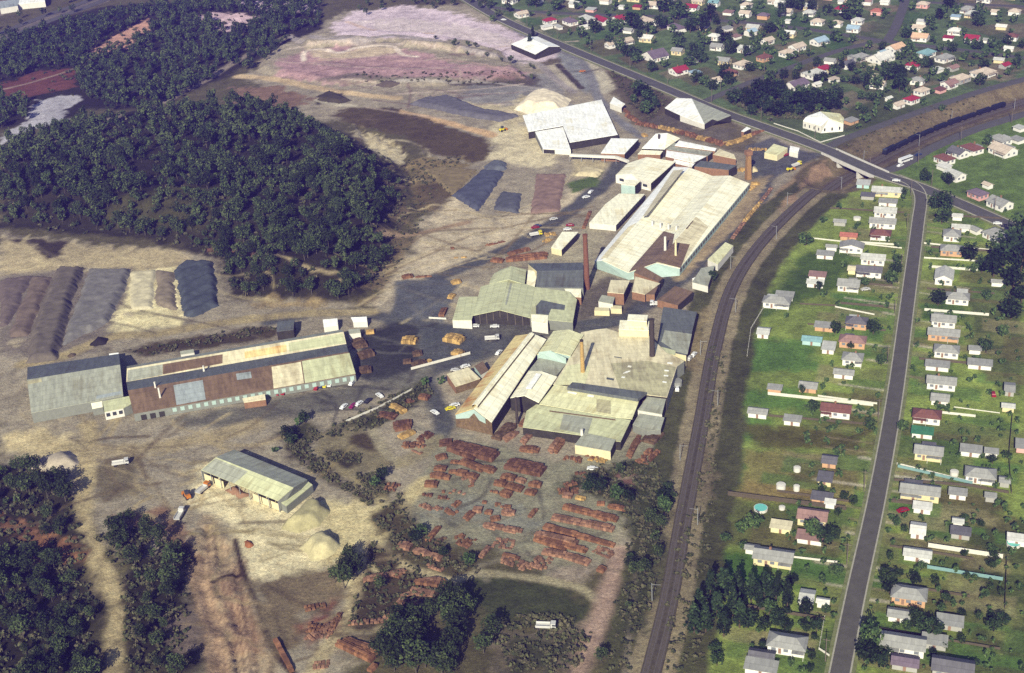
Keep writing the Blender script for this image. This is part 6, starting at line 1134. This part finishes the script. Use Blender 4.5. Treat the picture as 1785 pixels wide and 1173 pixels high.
scrub('p', "620,240 700,290 760,330 720,420 660,520 640,500 690,400", 220, .4, 1.1); scrub('p', "-30,75 190,25 560,0 560,45 400,120 270,185 130,170 0,145", 500, .7, 1.8)
scrub('d', "-60,200 250,210 330,300 390,560 500,1173 -60,1173", 500, .5, 1.5); scrub('d', "440,520 720,470 900,590 880,760 900,1173 620,1173 560,700", 300, .5, 1.5)
scrub('b', "190,480 320,500 560,760 900,920 760,940 500,790 230,620", 260, .4, 1.1); scrub('b', "160,450 460,420 900,190 1130,90 1180,180 830,400 200,560", 200, .4, 1.1); scrub('b', "410,570 700,600 690,660 480,640", 70, .3, .8); scrub('b', "660,740 820,720 910,880 760,860", 90, .4, 1.0)
scrub('p', "605,1090 650,950 790,1030 690,1080", 170, .4, 1.1); scrub('p', "650,900 700,860 720,910 850,1000 780,1000 690,960", 170, .4, 1.2); scrub('p', "860,1080 1040,1085 1000,1173 880,1173", 160, .5, 1.4); scrub('p', "900,1075 960,1070 1010,1080 960,1095", 60, .5, 1.2)
scrub('c', "1040,440 1300,290 1660,270 1720,500 1500,540 1260,480", 180, .5, 1.3); scrub('p', "1080,850 1160,830 1150,1000 1090,1173 1060,1173 1090,1000", 260, .4, 1.3); scrub('p', "1190,880 1245,880 1225,1173 1150,1173", 140, .4, 1.1); scrub('p', "1240,600 1270,600 1240,880 1215,880", 140, .4, 1.1)
scrub('2', "900,830 1200,800 1130,1000 930,930", 130, .4, 1.1); scrub('2', "620,370 1500,380 1530,430 700,430", 120, .4, 1.2); scrub('3', "820,480 1150,620 1260,700 1080,830 960,690", 160, .5, 1.5); scrub('8', "560,640 1240,520 1330,540 700,660", 120, .4, 1.0)
scrub('4', "60,600 400,500 750,560 650,700 300,700", 260, .6, 1.6); scrub('4', "690,860 900,760 1300,600 1500,560 1500,620 1000,820 720,930", 120, .4, 1.0)
me_ = fast_mesh('scrub', np.concatenate(Vs), np.concatenate(Ms), L_SCR); o = bpy.data.objects.new('scrub', me_); col.objects.link(o); tag(o, 'low scrub, weeds and tussocks over banks and forest floor', 'scrub', kind='stuff')

# ------------------------------------------------------------------ vehicles
M_TYRE = plain('tyre', (.015, .015, .015), .1, 3, .9)
CARC = {'white': (232, 232, 226), 'crimson': (150, 30, 40), 'magenta': (130, 30, 84), 'dark': (44, 44, 50), 'yellow': (226, 210, 40), 'dark blue': (40, 56, 92), 'pale': (206, 204, 196), 'orange': (196, 120, 40)}
PAINT = {k: plain(k.replace(' ', '_')+'_paint', lin(*v), .04, 1, .35, .5) for k, v in CARC.items()}
def car(cr, x, y, ang, cname, label, kind='car'):
    p = at(*px(cr, x, y)); root = empty('parked_car' if kind == 'car' else kind, (p[0], p[1], p[2]+.05), R(ang)); tag(root, label, 'car' if kind == 'car' else kind.replace('_', ' ')); m = PAINT[cname]
    if kind == 'car':
        mb = MB(); mb.box((0, 0, .35), (4.5, 1.75, .52), 0, 0, .97).box((-.15, 0, .87), (2.5, 1.6, .5), 0, 0, .82); mb.build('body', m, root); MB().box((-.15, 0, .93), (2.36, 1.66, .3), 0, 0, .86).build('glass', GLASS, root); wh = ((1.4, .8), (1.4, -.8), (-1.4, .8), (-1.4, -.8)); wr = .32
    elif kind == 'bus':
        MB().box((0, 0, .5), (10, 2.5, 2.5), 0, 0, .98).build('body', m, root); MB().box((0, 0, 1.7), (9.6, 2.56, .8)).build('glass', GLASS, root); wh = ((3, 1.15), (3, -1.15), (-3, 1.15), (-3, -1.15)); wr = .5
    elif kind == 'loader':
        MB().box((-.6, 0, .9), (3.4, 1.9, 1.2), 0, 0, .9).build('body', m, root); MB().box((-.2, 0, 2.1), (1.5, 1.5, 1.3)).build('cab', GLASS, root); MB().box((3.0, 0, .3), (1.0, 2.5, 1.1), 0, 0, .8).build('bucket', PAINT['orange'], root); MB().tube((.8, .7, 1.6), (2.8, .7, .7), .14, .12, 6).build('arm', m, root); MB().tube((.8, -.7, 1.6), (2.8, -.7, .7), .14, .12, 6).build('arm', m, root); wh = ((1.2, 1.0), (1.2, -1.0), (-1.6, 1.0), (-1.6, -1.0)); wr = .75
    else:
        MB().box((2.6, 0, .7), (1.8, 2.2, 1.9), 0, 0, .92).build('cab', m, root); MB().box((2.9, 0, 1.7), (1.3, 2.24, .6)).build('glass', GLASS, root); MB().box((-.9, 0, .9), (5.0, 2.4, .25)).box((-.9, 1.13, 1.15), (5, .12, .7)).box((-.9, -1.13, 1.15), (5, .12, .7)).box((1.5, 0, 1.15), (.12, 2.3, .9)).build('tray', PAINT['pale'], root); wh = ((2.4, 1.0), (2.4, -1.0), (-2.2, 1.0), (-2.2, -1.0)); wr = .48
    for a, b_ in wh: MB().tube((a, b_-.12, wr), (a, b_+.12, wr), wr, wr, 10).build('wheel', M_TYRE, root)
for t in (('b', 585, 275, 60, 'white', 'white car at the open end of the verge parking row'), ('b', 648, 270, 60, 'magenta', 'magenta car between two white cars on the verge'), ('b', 688, 255, 55, 'white', 'white car beside the magenta one on the verge'), ('b', 748, 237, 60, 'dark', 'dark car in the verge parking row'), ('b', 828, 200, 125, 'white', 'white car parked askew at the top of the verge row'),
          ('b', 1205, 315, 130, 'white', 'white car alone on the yard track'), ('b', 1310, 288, 20, 'yellow', 'bright yellow car beside the kiln hall corner'), ('b', 1340, 265, 20, 'white', 'white car beside the bright yellow one'), ('b', 142, 182, 70, 'crimson', 'crimson car under the long shed eave, nearer the brick lean-to'), ('b', 180, 178, 70, 'crimson', 'second crimson car under the long shed eave'), ('b', 402, 147, 70, 'crimson', 'lone crimson car in the long shed row'), ('b', 435, 133, 70, 'dark blue', 'dark blue car in the long shed row'), ('b', 462, 128, 70, 'yellow', 'pale yellow car in the long shed row'), ('b', 496, 122, 70, 'white', 'white car in the long shed row beside a yellow one'), ('b', 640, 114, 70, 'white', 'white car at the corner of the long shed'),
          ('6', 955, 795, 170, 'white', 'white car in front of the open drying shed, left one'), ('6', 1100, 798, 175, 'white', 'white car in front of the open drying shed, right one'), ('6', 1395, 74, 10, 'crimson', 'crimson car on the yard road by a blue one'), ('6', 1412, 64, 10, 'dark blue', 'blue car just beyond the crimson one on the yard road'), ('6', 1650, 58, 170, 'crimson', 'crimson car beside the brick kiosk'), ('6', 1630, 88, 5, 'white', 'white car beside the pale skillion shed'), ('6', 1130, 990, 60, 'white', 'white car behind the kiln hall'), ('6', 885, 1090, 20, 'white', 'white car behind the tan workshop'), ('6', 815, 1118, 160, 'pale', 'pale car at the back of the tan workshop'),
          ('5', 575, 720, 20, 'white', 'white car on the road side above the annexe'), ('5', 603, 690, 60, 'white', 'white car farther up the road above the annexe'), ('5', 385, 848, 15, 'pale', 'pale car on the yard road near the striped stockpile'), ('4', 1042, 1054, -20, 'white', 'white car on the main road past the overbridge'), ('4', 1170, 905, 30, 'dark blue', 'dark blue car on the cutting road'), ('4', 1065, 967, 35, 'white', 'small white car behind the bus'), ('f', 1580, 325, -15, 'white', 'white car on the main road below the junction'), ('4', 350, 920, 30, 'yellow', 'yellow car in the car park by the small office'), ('4', 400, 905, 30, 'crimson', 'crimson car in the car park by the small office'), ('4', 375, 912, 30, 'dark blue', 'blue car in the car park between yellow and crimson cars'), ('g', 1615, 218, 80, 'crimson', 'crimson car on the far side driveway'), ('f', 905, 662, 10, 'pale', 'pale blue-white car beside the grey house'), ('c', 1255, 315, -15, 'white', 'white van-like car in the weedy stack corner'), ('h', 1250, 130, 15, 'crimson', 'dark crimson car beside the pale-roofed houses'), ('3', 110, 138, -20, 'white', 'white car on the main road above the quarry'), ('q', 1215, 360, 60, 'white', 'white car beside the railway end of the works'), ('q', 1183, 388, 60, 'pale', 'pale car beside the railway end of the works'), ('q', 1085, 628, 80, 'white', 'white car beside the grey tank near the railway'), ('3', 645, 490, 20, 'orange', 'orange car on the service road by the quarry')): car(*t)
car('4', 1095, 940, 32, 'white', 'white bus coming down the cutting road', 'bus'); car('6', 1080, 892, 0, 'pale', 'cream flatbed truck crossing the yard', 'truck'); car('6', 1400, 130, 15, 'yellow', 'yellow truck on the yard road', 'truck'); car('5', 88, 330, 40, 'yellow', 'yellow loader beside the grey windrow', 'loader'); car('4', 425, 993, 30, 'yellow', 'yellow loader beside the siding bank', 'loader'); car('4', 462, 967, 35, 'yellow', 'yellow truck beside the siding bank', 'truck'); car('d', 850, 435, 80, 'pale', 'pale tipper truck on the bare clay slope', 'truck'); car('d', 885, 345, 120, 'orange', 'orange loader beside the bare clay slope', 'loader'); car('d', 960, 312, 60, 'orange', 'dusty orange truck near the storage shed', 'truck'); car('d', 570, 190, 10, 'pale', 'abandoned pale truck in the weeds', 'truck'); car('7', 1350, 462, 20, 'white', 'white truck beside the railway huts', 'truck'); car('7', 1030, 640, 170, 'white', 'white truck at the corner of the blue-grey hall', 'truck'); car('e', 1295, 590, -10, 'pale', 'pale derelict truck on the overgrown bank', 'truck')
# train in the cutting
M_TRAIN = plain('wagon_paint', lin(26, 31, 38), .15, 1.2, .6, .3); M_UNDER = plain('bogie', lin(34, 32, 32), .1, 2); far = dens(RAIL, 1.0); tgt = at(1524, 267)[:2]; i0 = min(range(len(far)), key=lambda i: np.linalg.norm(far[i]-tgt)); pos = i0; kk = 0
while kk < 9 and pos+13 < len(far):
    a_, c_ = far[pos], far[pos+12]; t = (c_-a_)/np.linalg.norm(c_-a_); nrm = np.array([-t[1], t[0]]); m_ = (a_+c_)/2+nrm*1.75; L = np.linalg.norm(c_-a_)
    w_ = empty('locomotive' if kk == 0 else 'railway_wagon', (m_[0], m_[1], hz(*m_)+.5), math.atan2(t[1], t[0]))
    tag(w_, 'dark blue locomotive leading the train in the cutting' if kk == 0 else f'dark railway wagon in the cutting, {ordinal(kk-1)} behind the locomotive', 'locomotive' if kk == 0 else 'wagon', None if kk == 0 else 'wagons of the train')
    MB().box((0, 0, .9), (L-.8, 2.7, 2.6 if kk == 0 else 1.7+(kk % 3)*.3), 0, 0, .94).build('body', M_TRAIN, w_)
    if kk == 0: MB().box((-L/2+1.2, 0, 2.9), (1.8, 2.5, .8)).build('cab_window', GLASS, w_)
    for x in (-L*.32, L*.32): MB().box((x, 0, 0), (2.4, 2.1, .88)).build('bogie', M_UNDER, w_)
    pos += 13; kk += 1
# round tanks and pools
M_TEAL = plain('pool_liner', lin(120, 206, 190), .05, 1, .3, .5); M_TANK = plain('tank_white', lin(222, 218, 204), .06, 1)
for cr, x, y, r, h, m, lb, nm in (('h', 623, 122, 2.6, 1.0, M_TEAL, 'teal round pool below the dark paddock fence', 'garden_pool'), ('h', 712, 28, 1.8, 1.9, M_TANK, 'white round tank in the dry paddock', 'water_tank'), ('h', 717, 118, 1.2, .9, M_TANK, 'small white round tank beside the teal pool', 'water_tank'), ('g', 535, 633, 1.4, 1.6, M_TANK, 'pale tank in the middle of the dry paddock', 'water_tank'), ('g', 532, 740, 1.2, 2.0, M_TANK, 'upright pale tank beside the round white one', 'water_tank'), ('f', 862, 300, 2.0, 1.2, M_TANK, 'white oval tank in the grass by the hedge', 'water_tank'), ('h', 1738, 278, 2.4, 1.0, M_TEAL, 'dark-rimmed garden pool at the end of the long gardens', 'garden_pool'), ('g', 1400, 655, 1.6, 1.6, M_TANK, 'white tank behind the pale green railing', 'water_tank'), ('f', 838, 572, 1.5, .8, M_TEAL, 'small teal pool beside the cream caravan', 'garden_pool'), ('q', 1080, 590, 2.4, 2.2, plain('tank_grey', lin(150, 150, 142)), 'grey round tank beside the railway end of the works', 'water_tank')):
    p = at(*px(cr, x, y)); t = empty(nm, p); tag(t, lb, 'pool' if 'pool' in nm else 'water tank'); MB().tube((0, 0, -.1), (0, 0, h), r, r, 20).build('shell', M_TANK if m is M_TEAL else m, t)
    MB().tube((0, 0, h-.02), (0, 0, h+.12 if m is not M_TEAL else h+.03), r*.93, r*(.3 if m is not M_TEAL else .93), 20).build('lid' if m is not M_TEAL else 'water', m, t)

# ------------------------------------------------------------------ haze
HD = 0.00013
hm = bpy.data.materials.new('haze'); hm.use_nodes = True; n = hm.node_tree; n.nodes.clear(); out = n.nodes.new('ShaderNodeOutputMaterial'); vol = n.nodes.new('ShaderNodeVolumePrincipled')
vol.inputs['Color'].default_value = (.20, .13, .90, 1); vol.inputs['Density'].default_value = HD; vol.inputs['Anisotropy'].default_value = 0.0; n.links.new(vol.outputs[0], out.inputs['Volume'])  # violet tint added to the haze to give distance a blue cast
hb = MB().box((0, 2400, -12), (12600, 13400, 12+CAMH+15)).build('haze', hm); tag(hb, 'thin haze over the whole valley, tinted violet-blue for a colour cast', 'haze', kind='stuff')
print('objects', len(bpy.data.objects))
